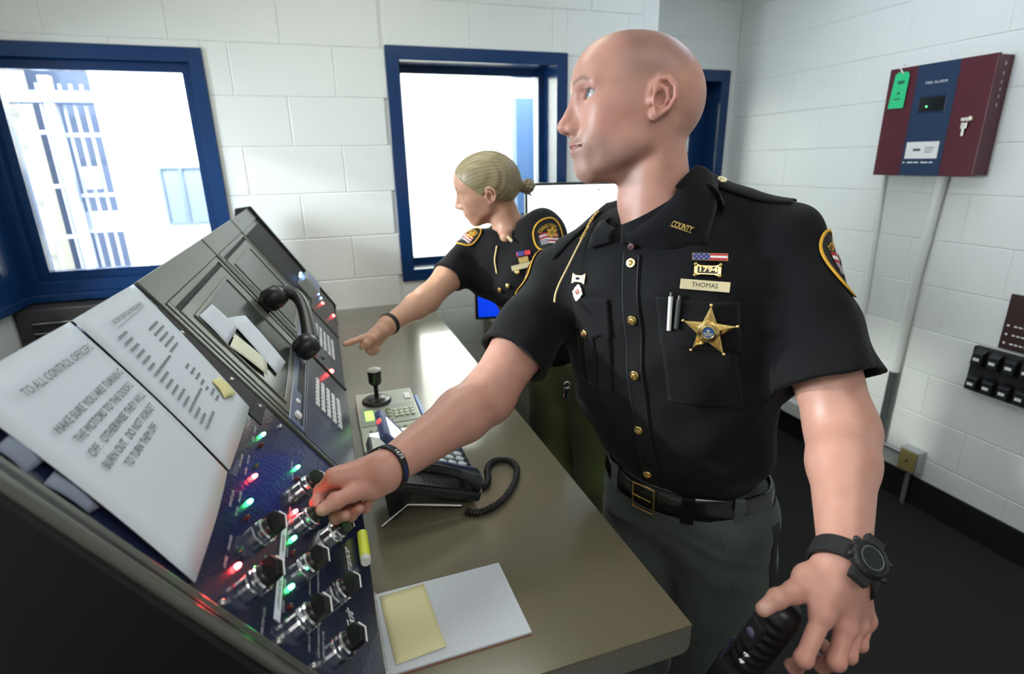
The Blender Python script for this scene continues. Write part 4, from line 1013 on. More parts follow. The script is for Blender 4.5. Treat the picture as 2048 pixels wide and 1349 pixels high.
def man_skin(P):
    a = smin(G_RARM(P), G_RH(P), 0.012); b = smin(G_LARM(P), G_LH(P), 0.012)
    d = np.minimum(smin(a, G_core(P), 0.03), smin(b, G_core(P), 0.03))
    return smin(d, G_HEAD(P), 0.02)
G_core = Group(man_core, *gbox(M_RSH, M_LSH, NECKB, M_SPINE))

# torso frame: u to his left, f to his front
TF = np.radians(208.0); T_F = A3(np.cos(TF), np.sin(TF), 0); T_L = A3(-np.sin(TF), np.cos(TF), 0); T_O = A3(0.622, 0.872, 0.0); T_LEAN = A3(-0.10, 0.11, 0)
def tf(P): q = P-T_O-(np.clip(P[:, 2:3], 0.8, 2.0)-1.3)*T_LEAN; return np.stack([q@T_L, q@T_F, q[:, 2]], -1)
def tw(u, f, z): return T_O+T_L*u+T_F*f+A3(0, 0, z)+(max(z, 0.8)-1.3)*T_LEAN
L_HEM = M_LSH*0.25+M_LEL*0.75; R_HEM = M_RSH*0.30+M_REL*0.70
def sleeve(P, sh, el, hem, r0, r1):
    ax = (el-sh)/np.linalg.norm(el-sh); b = sh+(hem-sh)*1.5; rb = r0+(r1-r0)*1.5
    return s_cap(P, sh, b, r0, rb), (P-hem)@ax, s_cap(P, sh+(hem-sh)*0.62, b, r0-0.024+(r1-r0)*0.62, rb+0.010), ax
def man_shirt(P, sleeves=True):
    q = tf(P)
    d = s_ell(q, (0, 0.0, 1.335), (0.208, 0.125, 0.205))
    d = smin(d, s_ell(q, (0.085, 0.055, 1.36), (0.090, 0.070, 0.085)), 0.05)
    d = smin(d, s_ell(q, (-0.085, 0.055, 1.36), (0.090, 0.070, 0.085)), 0.05)
    d = smin(d, s_ell(q, (0.0, 0.006, 1.15), (0.190, 0.128, 0.22)), 0.08)
    d = smin(d, s_cap(P, A3(0.668, 0.895, 1.532), A3(0.755, 0.768, 1.487), 0.057, 0.052), 0.05)
    d = smin(d, s_ell(q, (-0.088, 0.012, 1.21), (0.128, 0.118, 0.20)), 0.05)
    d = smin(d, s_ell(q, (0, 0.022, 1.425), (0.135, 0.090, 0.095)), 0.05)
    d = smin(d, s_cap(P, A3(0.545, 0.970, 1.455), A3(0.465, 1.045, 1.393), 0.060, 0.050), 0.05)
    wr = 0.0019*wob(P, (18, 26, 40), 0.3)+0.0015*wob(P, (-46, 30, 52), 1.7)+0.0010*wob(P, (70, -40, 30), 0.5)
    wz = np.clip((1.22-q[:, 2])/0.16, 0, 1)*0.0048
    wr = wr+wz*(wob(q, (22, 9, 34), 0.8)+0.7*wob(q, (-30, 4, 48), 2.0))
    for sh, el, hem, r0, r1 in ((M_LSH, M_LEL, L_HEM, 0.060, 0.080), (M_RSH, M_REL, R_HEM, 0.064, 0.070)) if sleeves else ():
        s, cut, cav, ax = sleeve(P, sh, el, hem, r0, r1)
        s = s+0.0022*wob(P, (60, 30, -38), 0.9)
        s = smax(s, cut, 0.003)
        d = smin(d, s, 0.045)
        d = np.where(cut > -0.05, smax(d, -smax(cav, -cut-0.04, 0.004), 0.002), d)
    d = d+wr
    # tucked in at the belt, open at the neck
    d = smax(d, 0.985-q[:, 2], 0.01)
    hd_ = mh_inv(P); d = smax(d, -s_cap(hd_, (-0.045, 0, -0.10), (-0.050, 0, -0.165), 0.066, 0.058), 0.006)
    return d
def man_torso(P): return man_shirt(P, False)
HIP = A3(0.650, 0.855, 0.0)
def man_trousers(P):
    q = tf(P)
    d = s_ell(q, (0, 0.0, 0.98), (0.172, 0.128, 0.16))
    d = smax(d, q[:, 2]-1.012, 0.004)
    for sx in (-1, 1):
        hip = tw(0.085*sx, 0.0, 0.90); knee = tw(0.105*sx, 0.03, 0.49); foot = tw(0.115*sx, 0.0, 0.075)
        l = s_cap(P, hip, knee, 0.100, 0.078); l = smin(l, s_cap(P, knee, foot, 0.078, 0.070), 0.04)
        d = smin(d, l, 0.04)
    w = 0.003*wob(q, (20, 14, 60), 0.4)*np.clip((q[:, 2]-0.7)/0.2, 0, 1)+0.0025*wob(q, (-26, 10, 34), 1.2)
    w = w-0.0045*np.exp(-((q[:, 2]-0.935+0.25*np.abs(q[:, 0]-0.02))/0.012)**2)*(q[:, 1] > 0)
    return smax(d+w, 0.05-q[:, 2], 0.005)
def march(fn, o, dr, n=60, tmax=1.2):
    """sphere-trace rays (o, dr) against fn; returns hit points"""
    o = np.atleast_2d(np.asarray(o, float)); dr = np.asarray(dr, float); dr = dr/np.linalg.norm(dr)
    t = np.zeros(len(o))
    for _ in range(n):
        dd = fn(o+t[:, None]*dr); t = np.minimum(t+dd*0.85, tmax)
    return o+t[:, None]*dr
def gradn(fn, P, e=0.004):
    P = np.atleast_2d(P); g = np.stack([fn(P+np.eye(3)[i]*e)-fn(P-np.eye(3)[i]*e) for i in range(3)], -1)
    return g/np.maximum(np.linalg.norm(g, axis=1), 1e-9)[:, None]

# ------------------------------------------------------------------ the leaning officer
WH_R = euler(*np.radians([155.4, 13.3, -17.6])); WH_T = A3(0.510, 1.726, 1.536); WH_S = 0.93
def wh(p): return WH_R@(np.asarray(p, float)*WH_S)+WH_T
def wh_inv(P): return ((P-WH_T)@WH_R)/WH_S
W_RSH, W_REL, W_RWR = A3(0.4729, 1.7736, 1.3392), A3(0.2749, 1.6335, 1.2195), A3(0.1424, 1.5023, 1.1910)
W_LSH, W_LEL = A3(0.6496, 1.6095, 1.4159), A3(0.7038, 1.5035, 1.1434)
W_NECK, W_CHEST, W_WAIST, W_HIP = A3(0.5779, 1.7217, 1.4050), A3(0.5852, 1.6928, 1.3102), A3(0.6871, 1.6708, 1.1208), A3(0.7779, 1.6588, 0.9302)
WRH = {'index': [(0.0992, 1.4741, 1.1796), (0.064, 1.4512, 1.1751), (0.0411, 1.4364, 1.174), (0.0215, 1.426, 1.1728)],
       'middle': [(0.1015, 1.4808, 1.1688), (0.0793, 1.46, 1.1507), (0.0824, 1.4695, 1.1329), (0.0939, 1.4773, 1.1347)],
       'ring': [(0.1064, 1.4865, 1.1578), (0.0883, 1.4697, 1.1393), (0.0891, 1.4804, 1.1226), (0.0995, 1.4886, 1.1245)],
       'pinky': [(0.113, 1.4925, 1.1493), (0.0991, 1.4755, 1.1346), (0.0987, 1.4825, 1.1221), (0.1093, 1.4911, 1.1253)],
       'thumb': [(0.1226, 1.4784, 1.1827), (0.0936, 1.4511, 1.1715), (0.0763, 1.4427, 1.1621), (0.0639, 1.4413, 1.1557)]}
def woman_head_fn(P):
    Q = wh_inv(P); d = head_sdf(Q, False)*WH_S
    nb = wh_inv(W_NECK[None])[0]
    nk = s_cap(Q, (-0.025, 0, -0.035), nb, 0.048, 0.054)*WH_S
    return smin(d, nk, 0.016)
_wrarm = arm_fn(W_RSH, W_REL, W_RWR, (0.042, 0.044, 0.037, 0.037, 0.0235)); _wrhand = hand_fn(WRH, W_RWR, 0.0245, 0.86)
G_WH = Group(woman_head_fn, WH_T-np.array([0.18, 0.18, 0.26]), WH_T+np.array([0.20, 0.18, 0.15]))
G_WA = Group(_wrarm, *gbox(W_RSH, W_REL, W_RWR)); G_WHA = Group(_wrhand, *gbox(W_RWR, *[p for k in WRH for p in WRH[k]], pad=0.03))
G_WC = Group(lambda P: smin(s_cap(P, W_RSH, W_CHEST, 0.03, 0.05), smin(s_cap(P, W_NECK, W_CHEST, 0.052, 0.05), s_cap(P, W_NECK, A3(0.5472, 1.6663, 1.3904), 0.045, 0.020), 0.02), 0.03), *gbox(W_RSH, W_NECK, W_CHEST))
def woman_skin(P): return smin(smin(smin(G_WA(P), G_WHA(P), 0.010), G_WC(P), 0.02), G_WH(P), 0.015)
WL_ = A3(0.68, -0.73, 0); WF_ = A3(-0.73, -0.68, 0)
W_RHEM = W_RSH*0.42+W_REL*0.58; W_LHEM = W_LSH*0.35+W_LEL*0.65
def woman_shirt(P):
    d = None
    for sx in (-1, 1):
        c, w, h = W_CHEST+WL_*0.060*sx, W_WAIST+WL_*0.055*sx, W_HIP+WL_*0.070*sx
        e = smin(s_cap(P, c, w, 0.090, 0.084), s_cap(P, w, h, 0.084, 0.100), 0.04)
        e = smin(e, s_ell(P, W_CHEST+WL_*0.060*sx+WF_*0.055+A3(-0.01, 0, -0.06), (0.062, 0.062, 0.062)), 0.05)
        d = e if d is None else smin(d, e, 0.07)
    d = smin(d, s_cap(P, W_NECK-A3(0, 0, 0.040), W_LSH+A3(0, 0, -0.002), 0.050, 0.052), 0.05)
    d = smin(d, s_cap(P, W_NECK-A3(0, 0, 0.045), W_RSH, 0.048, 0.048), 0.05)
    for sh, el, hem, r0, r1 in ((W_LSH, W_LEL, W_LHEM, 0.060, 0.066), (W_RSH, W_REL, W_RHEM, 0.054, 0.056)):
        s, cut, cav, ax = sleeve(P, sh, el, hem, r0, r1)
        s = smax(s+0.002*wob(P, (60, 30, -38), 0.9), cut, 0.003); d = smin(d, s, 0.04)
        d = np.where(cut > -0.05, smax(d, -smax(cav+0.002, -cut-0.03, 0.004), 0.002), d)
    d = d+0.0025*wob(P, (30, 26, 44), 0.6)+0.002*wob(P, (-50, 34, 30), 1.1)
    ax = (W_HIP-W_WAIST)/np.linalg.norm(W_HIP-W_WAIST)
    d = smax(d, (P-(W_HIP*0.75+W_WAIST*0.25))@ax, 0.01)
    nb = wh_inv(W_NECK[None])[0]
    d = smax(d, -s_cap(P, W_NECK+A3(-0.015, -0.02, 0.03), A3(0.5313, 1.6281, 1.3927), 0.040, 0.022), 0.008)
    return smax(d, -s_cap(wh_inv(P), (-0.03, 0, -0.07), nb*0.8+np.array([-0.025, 0, -0.035])*0.2, 0.052, 0.056)*WH_S, 0.006)
def woman_trousers(P):
    d = None
    for sx in (-1, 1):
        h = W_HIP+WL_*0.075*sx+A3(0.01, 0, -0.02); k = A3(0.80, 1.66, 0.48)+WL_*0.09*sx; ft = A3(0.84, 1.70, 0.07)+WL_*0.10*sx
        e = smin(s_cap(P, W_HIP+WL_*0.06*sx+A3(-0.02, 0, 0.05), h, 0.104, 0.112), smin(s_cap(P, h, k, 0.108, 0.080), s_cap(P, k, ft, 0.080, 0.068), 0.04), 0.04)
        d = e if d is None else smin(d, e, 0.03)
    ax = (W_HIP-W_WAIST)/np.linalg.norm(W_HIP-W_WAIST)
    d = d+0.003*wob(P, (30, 26, 30), 0.6)
    return smax(smax(d, -(P-(W_HIP*0.70+W_WAIST*0.30))@ax, 0.004), 0.05-P[:, 2], 0.005)
def woman_hair(P):
    Q = wh_inv(P)
    d = s_ell(Q, (-0.006, 0, 0.030), (0.1075, 0.0790, 0.0945))
    d = smin(d, s_ell(Q, (0.036, 0, 0.050), (0.060, 0.062, 0.054)), 0.03)
    d = smin(d, s_ell(Q, (-0.046, 0, 0.008), (0.064, 0.068, 0.066)), 0.03)
    ya = np.abs(Q[:, 1])
    d = d+0.0010*np.sin(ya*420+Q[:, 2]*180+Q[:, 0]*60)
    d = smax(d, (Q[:, 0]-0.95*Q[:, 2]-0.008-0.25*np.maximum(0, 0.03-ya))/1.38, 0.008)
    d = smax(d, -(Q[:, 2]-0.62*Q[:, 0]+0.010)/1.18, 0.008)
    d = smax(d, -s_ell(np.stack([Q[:, 0], ya, Q[:, 2]], -1), (-0.012, 0.085, -0.004), (0.022, 0.022, 0.024)), 0.006)
    d = smin(d, s_cap(Q, (-0.080, 0, -0.008), (-0.112, 0, -0.020), 0.024, 0.014), 0.02)
    b = s_ell(Q, (-0.132, 0, -0.026), (0.026, 0.030, 0.022), roty(20))+0.0022*np.sin(Q[:, 0]*330+Q[:, 2]*400)+0.0015*np.sin(Q[:, 1]*380-Q[:, 2]*300)
    d = smin(d, b, 0.008)
    d = smin(d, s_cap(Q, (-0.12, 0.0, -0.04), (-0.140, 0.005, -0.062), 0.006, 0.002), 0.004)
    return d*WH_S
# ------------------------------------------------------------------ person helpers
def sdf_object(name, fn, lo, hi, h, m, parent=None, color=None, newton=2):
    v, q = sdf_mesh(fn, lo, hi, h, newton)
    me = bpy.data.meshes.new(name)
    me.vertices.add(len(v)); me.vertices.foreach_set('co', v.astype(np.float32).ravel())
    me.loops.add(len(q)*4); me.loops.foreach_set('vertex_index', q.astype(np.int32).ravel())
    me.polygons.add(len(q)); me.polygons.foreach_set('loop_start', np.arange(len(q), dtype=np.int32)*4)
    me.polygons.foreach_set('loop_total', np.full(len(q), 4, np.int32)); me.polygons.foreach_set('use_smooth', np.ones(len(q), bool))
    me.update(); me.validate()
    if color is not None:
        c = color(v); at = me.color_attributes.new('tone', 'FLOAT_COLOR', 'POINT')
        at.data.foreach_set('color', np.concatenate([c, np.ones((len(c), 1))], 1).astype(np.float32).ravel())
    o = bpy.data.objects.new(name, me); COL.objects.link(o); me.materials.append(m); attach(o, parent)
    return o
def skin_mat(name):
    m = mat(name, (0.6, 0.4, 0.3), 0.42, spec=0.45, sss=(0.12, (1.0, 0.35, 0.2), 0.006), bump=(900, 0.12, 0.0006))
    N, L = nodes_of(m); a = N.new('ShaderNodeVertexColor'); a.layer_name = 'tone'
    tc = N.new('ShaderNodeTexCoord'); n = N.new('ShaderNodeTexNoise'); n.inputs['Scale'].default_value = 45; n.inputs['Detail'].default_value = 5
    L.new(tc.outputs['Object'], n.inputs['Vector'])
    r = N.new('ShaderNodeMapRange'); r.inputs[3].default_value = 0.86; r.inputs[4].default_value = 1.12
    L.new(n.outputs['Fac'], r.inputs[0])
    mx = N.new('ShaderNodeMix'); mx.data_type = 'RGBA'; mx.blend_type = 'MULTIPLY'; mx.inputs[0].default_value = 1.0
    L.new(a.outputs['Color'], mx.inputs[6]); L.new(r.outputs[0], mx.inputs[7]); L.new(mx.outputs[2], N['Principled BSDF'].inputs['Base Color'])
    return m
M_SKIN = skin_mat('skin')
def cloth_mat(name, col, rough=0.85, sheen=0.3, scale=900):
    m = mat(name, col, rough, spec=0.2, sheen=sheen, bump=(scale, 0.25, 0.0008), var=(25, 0.2)); return m
M_SHIRT = cloth_mat('black_uniform_twill', (0.0050, 0.0053, 0.0068), sheen=0.06)
M_SHIRT2 = cloth_mat('black_uniform_twill_flap', (0.0060, 0.0063, 0.0080), sheen=0.07)
M_TROUS = cloth_mat('grey_green_trouser_cloth', (0.078, 0.094, 0.088), sheen=0.15)
M_LEATHER = mat('black_patent_leather', (0.008, 0.008, 0.009), 0.18, spec=0.6, bump=(120, 0.08, 0.001))
M_PATCHBLK = mat('patch_black', (0.012, 0.014, 0.014), 0.8)
M_YELLOW = mat('gold_thread', (0.78, 0.42, 0.03), 0.6)
M_REDT = mat('red_thread', (0.42, 0.02, 0.03), 0.7)
M_WHITET = mat('white_thread', (0.78, 0.76, 0.74), 0.7)
M_NAVYT = mat('navy_enamel', (0.02, 0.03, 0.20), 0.4)

def blend(c, mask, col): return c*(1-mask[:, None])+np.asarray(col)[None]*mask[:, None]
def sm(x, a, b): t = np.clip((x-a)/(b-a), 0, 1); return t*t*(3-2*t)
def face_tone(Q, c, man):
    x, y, z = Q[:, 0], np.abs(Q[:, 1]), Q[:, 2]
    face = (np.linalg.norm(Q, axis=1) < 0.17)
    # warmer cheeks, nose and ears
    warm = np.exp(-(((x-0.055)/0.03)**2+((y-0.052)/0.02)**2+((z+0.025)/0.025)**2))*0.6+np.exp(-(((x-0.122)/0.014)**2+(y/0.014)**2+((z+0.034)/0.014)**2))*0.6+np.clip((y-0.078)/0.008, 0, 1)*(x < 0.01)*0.5
    c = blend(c, np.clip(warm, 0, 0.8)*face, (0.62, 0.26, 0.21) if man else (0.60, 0.28, 0.21))
    if man:
        # shaved scalp stubble, beard shadow as hair colour under the skin
        scalp = sm(z+0.55*(0.055-x)*(x > -1), 0.062, 0.080)*sm(z, 0.015, 0.035)*(x < 0.075)
        hl = sm(0.066-x-0.12*np.maximum(0, 0.06-z), 0, 0.045)*sm(z, 0.016, 0.050)*(y < 0.0775)*sm(0.5*(x+0.03)+z, 0.020, 0.060)
        c = blend(c, np.clip(hl, 0, 1)*0.62*face, (0.27, 0.155, 0.140))
        beard = sm(-z+0.20*x, 0.050, 0.088)*sm(x, -0.015, 0.02)*sm(0.130+z, 0.0, 0.010)
        must = np.exp(-(((z+0.053)/0.006)**2+(y/0.022)**2))*(x > 0.085)
        c = blend(c, np.clip(beard*0.50+must*0.28, 0, 1)*face, (0.27, 0.18, 0.15))
    # lips
    lip = np.exp(-(((z+0.0655+0.0*y)/0.0075)**4+(y/0.0235)**4))*(x > 0.082)
    c = blend(c, np.clip(lip, 0, 1)*0.75*face, (0.46, 0.17, 0.16) if man else (0.50, 0.18, 0.17))
    # brows
    zb = 0.0315+0.006*np.clip((y-0.012)/0.02, 0, 1)-0.006*np.clip((y-0.034)/0.014, 0, 1)
    brow = np.exp(-((z-zb)/0.0042)**2)*sm(y, 0.008, 0.014)*(1-sm(y, 0.045, 0.052))*(x > 0.06)
    c = blend(c, np.clip(brow, 0, 1)*(0.8 if man else 0.5)*face, (0.20, 0.12, 0.08))
    # lash line
    if True:
        zl = (0.0205 if man else 0.0065); lash = np.exp(-((z-zl)/0.0018)**2)*np.exp(-((y-0.036)/0.014)**4)*(x > 0.072)
        c = blend(c, np.clip(lash, 0, 1)*0.7*face, (0.10, 0.06, 0.05))
    return c
def eyeball(Rm, T, S, look, parent, iris=(0.10, 0.16, 0.20)):
    for sy in (-1, 1):
        ctr = Rm@(np.array([0.0765, 0.0335*sy, 0.0130])*S)+T
        mb = MB(); mb.sphere(tuple(ctr), 0.0136*S, 24, 16); eb = mb.build('eyeball', mat('eye_white', (0.58, 0.54, 0.52), 0.15), parent)
        lk = Rm@np.asarray(look, float); lk /= np.linalg.norm(lk)
        p = ctr+lk*0.0136*S*0.90
        mb = MB(oriented(tuple(p), tuple(lk))); mb.lathe([(0.0062*S, 0), (0.0058*S, 0.0012*S), (0.0026*S, 0.0019*S)], 18, cap=False); mb.build('iris', mat('iris', iris, 0.15), eb)
        mb = MB(oriented(tuple(p), tuple(lk))); mb.lathe([(0.0027*S, 0.0015*S), (0.0001, 0.0022*S)], 14, cap=False); mb.build('pupil', M_BLACK, eb)

# ------------------------------------------------------------------ standing officer
man = thing('person', 'bald officer in black short-sleeved uniform with gold star badge turning a console knob', 'person', (0.655, 0.868, 0.0))
def man_tone(P):
    c = np.tile(np.array([[0.60, 0.315, 0.245]]), (len(P), 1))
    # pinker hands and forearms, knuckles
    hz = np.minimum(np.linalg.norm(P-np.array(RH['index'][0]), axis=1), np.linalg.norm(P-np.array(LH['middle'][0]), axis=1))
    c = blend(c, np.exp(-(hz/0.07)**2)*0.45, (0.62, 0.275, 0.225))
    for H in (RH, LH):
        for k in ('index', 'middle', 'ring', 'pinky'):
            for j in (0, 1): c = blend(c, np.exp(-(np.linalg.norm(P-np.array(H[k][j]), axis=1)/0.014)**2)*0.35, (0.55, 0.21, 0.18))
        tn = np.array(H['thumb'][3]); up = np.array([-0.3, -0.55, 0.78])
        nd = np.linalg.norm(P-(tn+up*0.0085), axis=1); c = blend(c, (1-sm(nd, 0.0055, 0.0075))*0.55, (0.72, 0.47, 0.40))
    Q = mh_inv(P)
    return face_tone(Q, c, True)
lo = np.minimum.reduce([MH_T-0.25, np.array(RH['index'][1])-0.06, np.array(LH['index'][1])-0.10]); hi = np.array([0.95, 1.15, 1.86])
body = sdf_object('body', man_skin, lo, hi, 0.0021, M_SKIN, man, man_tone)
eyeball(MH_R, MH_T, MH_S, (1.0, 0.10, 0.16), man)
shirt = sdf_object('shirt', man_shirt, (0.10, 0.45, 0.96), (0.98, 1.16, 1.60), 0.0042, M_SHIRT, man)
trous = sdf_object('trousers', man_trousers, (0.35, 0.55, 0.03), (0.95, 1.15, 1.06), 0.007, M_TROUS, man)
# ------------------------------------------------------------------ details worn by the standing officer
def project_mesh(name, v2, faces, o, x, y, n, fn, off, m, parent, smooth=True, lift=0.10, thick=None, h=None):
    """lay a flat shape (2-D verts in the x,y axes at o) onto the surface of fn, looking along -n, raised by off"""
    o = np.asarray(o, float); x = np.asarray(x, float); y = np.asarray(y, float); n = np.asarray(n, float)
    v2 = np.asarray(v2, float); st = o+v2[:, :1]*x+v2[:, 1:2]*y+n*lift
    p = march(fn, st, -n, 60, lift*3); g = gradn(fn, p)
    offv = off if np.isscalar(off) else np.asarray(off)[:, None]
    p = p+g*offv
    if h is not None: p = p+g*np.asarray(h)[:, None]
    mb = MB(); mb.add([tuple(a) for a in p], faces, smooth)
    return mb.build(name, m, parent, solid=thick)
def grid2(fn, nu, nv):
    v = [fn(i/nu, j/nv) for j in range(nv+1) for i in range(nu+1)]; f = []
    for j in range(nv):
        for i in range(nu): f.append((j*(nu+1)+i, j*(nu+1)+i+1, (j+1)*(nu+1)+i+1, (j+1)*(nu+1)+i))
    return v, f
def polar(outline, n=48, rings=(0.0, 0.35, 0.7, 1.0)):
    v = [(0, 0)]; f = []; K = rings[1:]
    for r in K:
        for i in range(n): a = 2*math.pi*i/n; R = outline(a)*r; v.append((R*math.cos(a), R*math.sin(a)))
    for i in range(n): f.append((0, 1+i, 1+(i+1) % n))
    for k in range(len(K)-1):
        for i in range(n): f.append((1+k*n+i, 1+(k+1)*n+i, 1+(k+1)*n+(i+1) % n, 1+k*n+(i+1) % n))
    return v, f
def band(outline, r0, r1, n=64):
    v = []; f = []
    for r in (r0, r1):
        for i in range(n): a = 2*math.pi*i/n; R = outline(a)*r; v.append((R*math.cos(a), R*math.sin(a)))
    for i in range(n): f.append((i, n+i, n+(i+1) % n, (i+1) % n))
    return v, f
Z3 = A3(0, 0, 1)
def front(u, z, fn=None):
    p = march(fn or man_shirt, [tw(u, 0.4, z)], -T_F)[0]; return p, gradn(fn or man_shirt, p, 0.008)[0]
def on_front(name, v2, f, u, z, off, m, ang=0.0, parent=None, fn=None, **k):
    """flat thing laid on the chest about (u, z); x axis runs to the wearer's left"""
    ca, sa = math.cos(ang), math.sin(ang); x = T_L*ca+Z3*sa; y = -T_L*sa+Z3*ca
    base = T_O+T_L*u+T_F*0.05+A3(0, 0, z)+(z-1.3)*T_LEAN
    return project_mesh(name, v2, f, base, x+T_LEAN*sa, y+T_LEAN*ca, T_F, fn or man_shirt, off, m, parent or shirt, lift=0.35, **k)
def insignia(u, z, ang=0.0):
    p = march(man_shirt, [tw(u, 0.4, z)], -T_F)[0]; n = gradn(man_shirt, p, 0.03)[0]; n = n*0.75+T_F*0.25; n /= np.linalg.norm(n)
    x = np.cross(Z3, n); x /= np.linalg.norm(x); y = np.cross(n, x); ca, sa = math.cos(ang), math.sin(ang)
    return frame(tuple(p+n*0.004), x*ca+y*sa, y*ca-x*sa, n)
# --- collar
def catmull(pts, per):
    return np.array(smooth_path([tuple(p) for p in pts], per))
fold = [(0.504, 0.848, 1.496), (0.524, 0.815, 1.521), (0.552, 0.803, 1.553), (0.578, 0.806, 1.582), (0.606, 0.818, 1.604), mh((-0.050, 0.072, -0.130)), mh((-0.105, 0.045, -0.118)), mh((-0.125, 0, -0.116)), mh((-0.105, -0.045, -0.122)), mh((-0.050, -0.072, -0.140)), mh((-0.008, -0.058, -0.172)), (0.492, 0.906, 1.512), (0.496, 0.870, 1.500)]
outer = [(0.510, 0.838, 1.472), (0.548, 0.793, 1.474), (0.594, 0.762, 1.480), (0.634, 0.795, 1.535), (0.664, 0.835, 1.572), (0.690, 0.893, 1.592), mh((-0.140, 0.060, -0.160)), mh((-0.155, 0, -0.165)), mh((-0.140, -0.060, -0.165)), (0.535, 0.985, 1.535), (0.505, 0.968, 1.522), (0.466, 0.918, 1.462), (0.486, 0.874, 1.478)]
cf = catmull(fold, 6)
co = np.array([np.asarray(outer[i], float)*(1-k/6)+np.asarray(outer[i+1], float)*k/6 for i in range(len(outer)-1) for k in range(6)]+[np.asarray(outer[-1], float)])
NC = len(cf)
def collar_pt(i, b):
    p = cf[i]*(1-b)+co[i]*b; c = NECKB*0.5+mh((-0.05, 0, -0.10))*0.5
    n = p-c; n[2] = n[2]*0.3+0.03; n /= np.linalg.norm(n)
    return tuple(p+n*(0.004+0.008*math.sin(math.pi*min(1, b*1.15))*(1-0.4*b)))
mb = MB(); mb.grid(lambda u, v: collar_pt(min(NC-1, int(round(u*(NC-1)))), v), NC-1, 6); mb.build('collar', M_SHIRT2, shirt, solid=0.0035)
# stand of the collar inside
mb = MB(); cst = [mh((-0.05+0.068*math.cos(a)*1.02, 0.066*math.sin(a), -0.150-0.045*max(0, math.cos(a)))) for a in np.linspace(0.25, 2*math.pi-0.25, 40)]
mb.grid(lambda u, v: tuple(np.array(cst[int(round(u*39))])-A3(0, 0, 0.035)*v+A3(0, 0, 0.006)), 39, 3); mb.build('collar_stand', M_SHIRT, shirt, solid=0.002)
# collar pins
def collar_pin(txt, i, b, xdir, w):
    p = np.array(collar_pt(i, b)); e1 = np.array(collar_pt(i+1, b))-np.array(collar_pt(i-1, b)); e2 = np.array(collar_pt(i, b+0.05))-np.array(collar_pt(i, b-0.05))
    n = np.cross(e1, e2); n /= np.linalg.norm(n)
    if n@(A3(0, 0, 1.62)-p) < 0: n = -n
    x = np.asarray(xdir, float); x = x-n*(x@n); x /= np.linalg.norm(x); y = np.cross(n, x)
    mb = MB(frame(tuple(p+n*0.004), x, y, n)); put_text(mb, txt, 0.0140, width=w, extrude=0.0014, offset=0.0005, shear=0.2)
    mb.box((-w/2-0.001, -0.0050, -0.001), (w/2+0.001, -0.0042, 0.0008)); mb.box((-w/2+0.002, 0.0040, -0.001), (w/2+0.003, 0.0047, 0.0008))
    mb.build('collar_pin', M_GOLD, shirt)
collar_pin('COUNTY', 10, 0.52, A3(0.85, -0.29, -0.30), 0.036)
collar_pin('BUTLER', 65, 0.62, A3(0.45, -0.10, 0.75), 0.032)
# --- placket and buttons
v, f = grid2(lambda a, b: (-0.017+0.034*a, 1.462-0.470*b), 6, 60)
on_front('placket', v, f, 0, 0, 0.0022, M_SHIRT2, thick=0.002)
for dx in (-0.0145, 0.0145):
    v, f = grid2(lambda a, b: (dx-0.0006+0.0012*a, 1.460-0.465*b), 1, 60); on_front('stitch_seam', v, f, 0, 0, 0.0042, mat('seam_thread', (0.016, 0.016, 0.02), 0.6))
def gold_button(p, n, r=0.0088, parent=None, m=M_GOLD):
    mb = MB(oriented(tuple(p), tuple(n))); mb.lathe([(r, -0.002), (r, 0.0016), (r*0.88, 0.0034), (r*0.80, 0.0030), (r*0.45, 0.0046), (0.0002, 0.0052)], 22, cap=False)
    for a in range(5): mb.lathe([(r*0.16, 0.003), (r*0.10, 0.0055), (0.0001, 0.0058)], 6, Matrix.Translation((r*0.40*math.cos(a*1.2566), r*0.40*math.sin(a*1.2566), 0)), cap=False)
    mb.build('button', m, parent or shirt)
for z in (1.446, 1.349, 1.250, 1.139, 1.043):
    p, n = front(0.001 if z > 1.2 else -0.008, z); gold_button(p+n*0.004, n)
p = np.array(cf[2])*0.3+np.array(co[0])*0.7; gold_button(p+T_F*0.010+A3(0, 0, -0.006), T_F, 0.006, m=mat('horn_button', (0.10, 0.03, 0.03), 0.4))
# --- right pocket with flap
def flapv(u0, u1, zt0, zt1, zb, dip):
    def fn(a, b):
        zt = zt0+(zt1-zt0)*a; bot = zb-dip*(1-abs(2*a-1))**1.0+0.010*abs(2*a-1)**2*0-0.006*math.cos(math.pi*(2*a-1))*0
        bot = zb-dip*max(0, 1-abs(2*a-0.95)/0.62)**1.3
        return (u0+(u1-u0)*a, zt+(bot-zt)*b)
    return fn
v, f = grid2(flapv(-0.138, -0.046, 1.368, 1.378, 1.309, 0.020), 18, 12); on_front('pocket_flap', v, f, 0, 0, 0.0045, M_SHIRT2, fn=man_torso, thick=0.0025)
v, f = grid2(lambda a, b: (-0.135+0.086*a, 1.330-0.125*b), 14, 16); on_front('pocket', v, f, 0, 0, 0.0022, M_SHIRT, fn=man_torso, thick=0.002)
v, f = grid2(lambda a, b: (-0.0945+0.030*(a-0.5)*(1-0.25*abs(2*b-1)), 1.305-0.10*b), 3, 14); on_front('pocket_pleat', v, f, 0, 0, 0.0050, M_SHIRT2, fn=man_torso, thick=0.002)
p, n = front(-0.105, 1.304); gold_button(p+n*0.007, n, 0.0085)
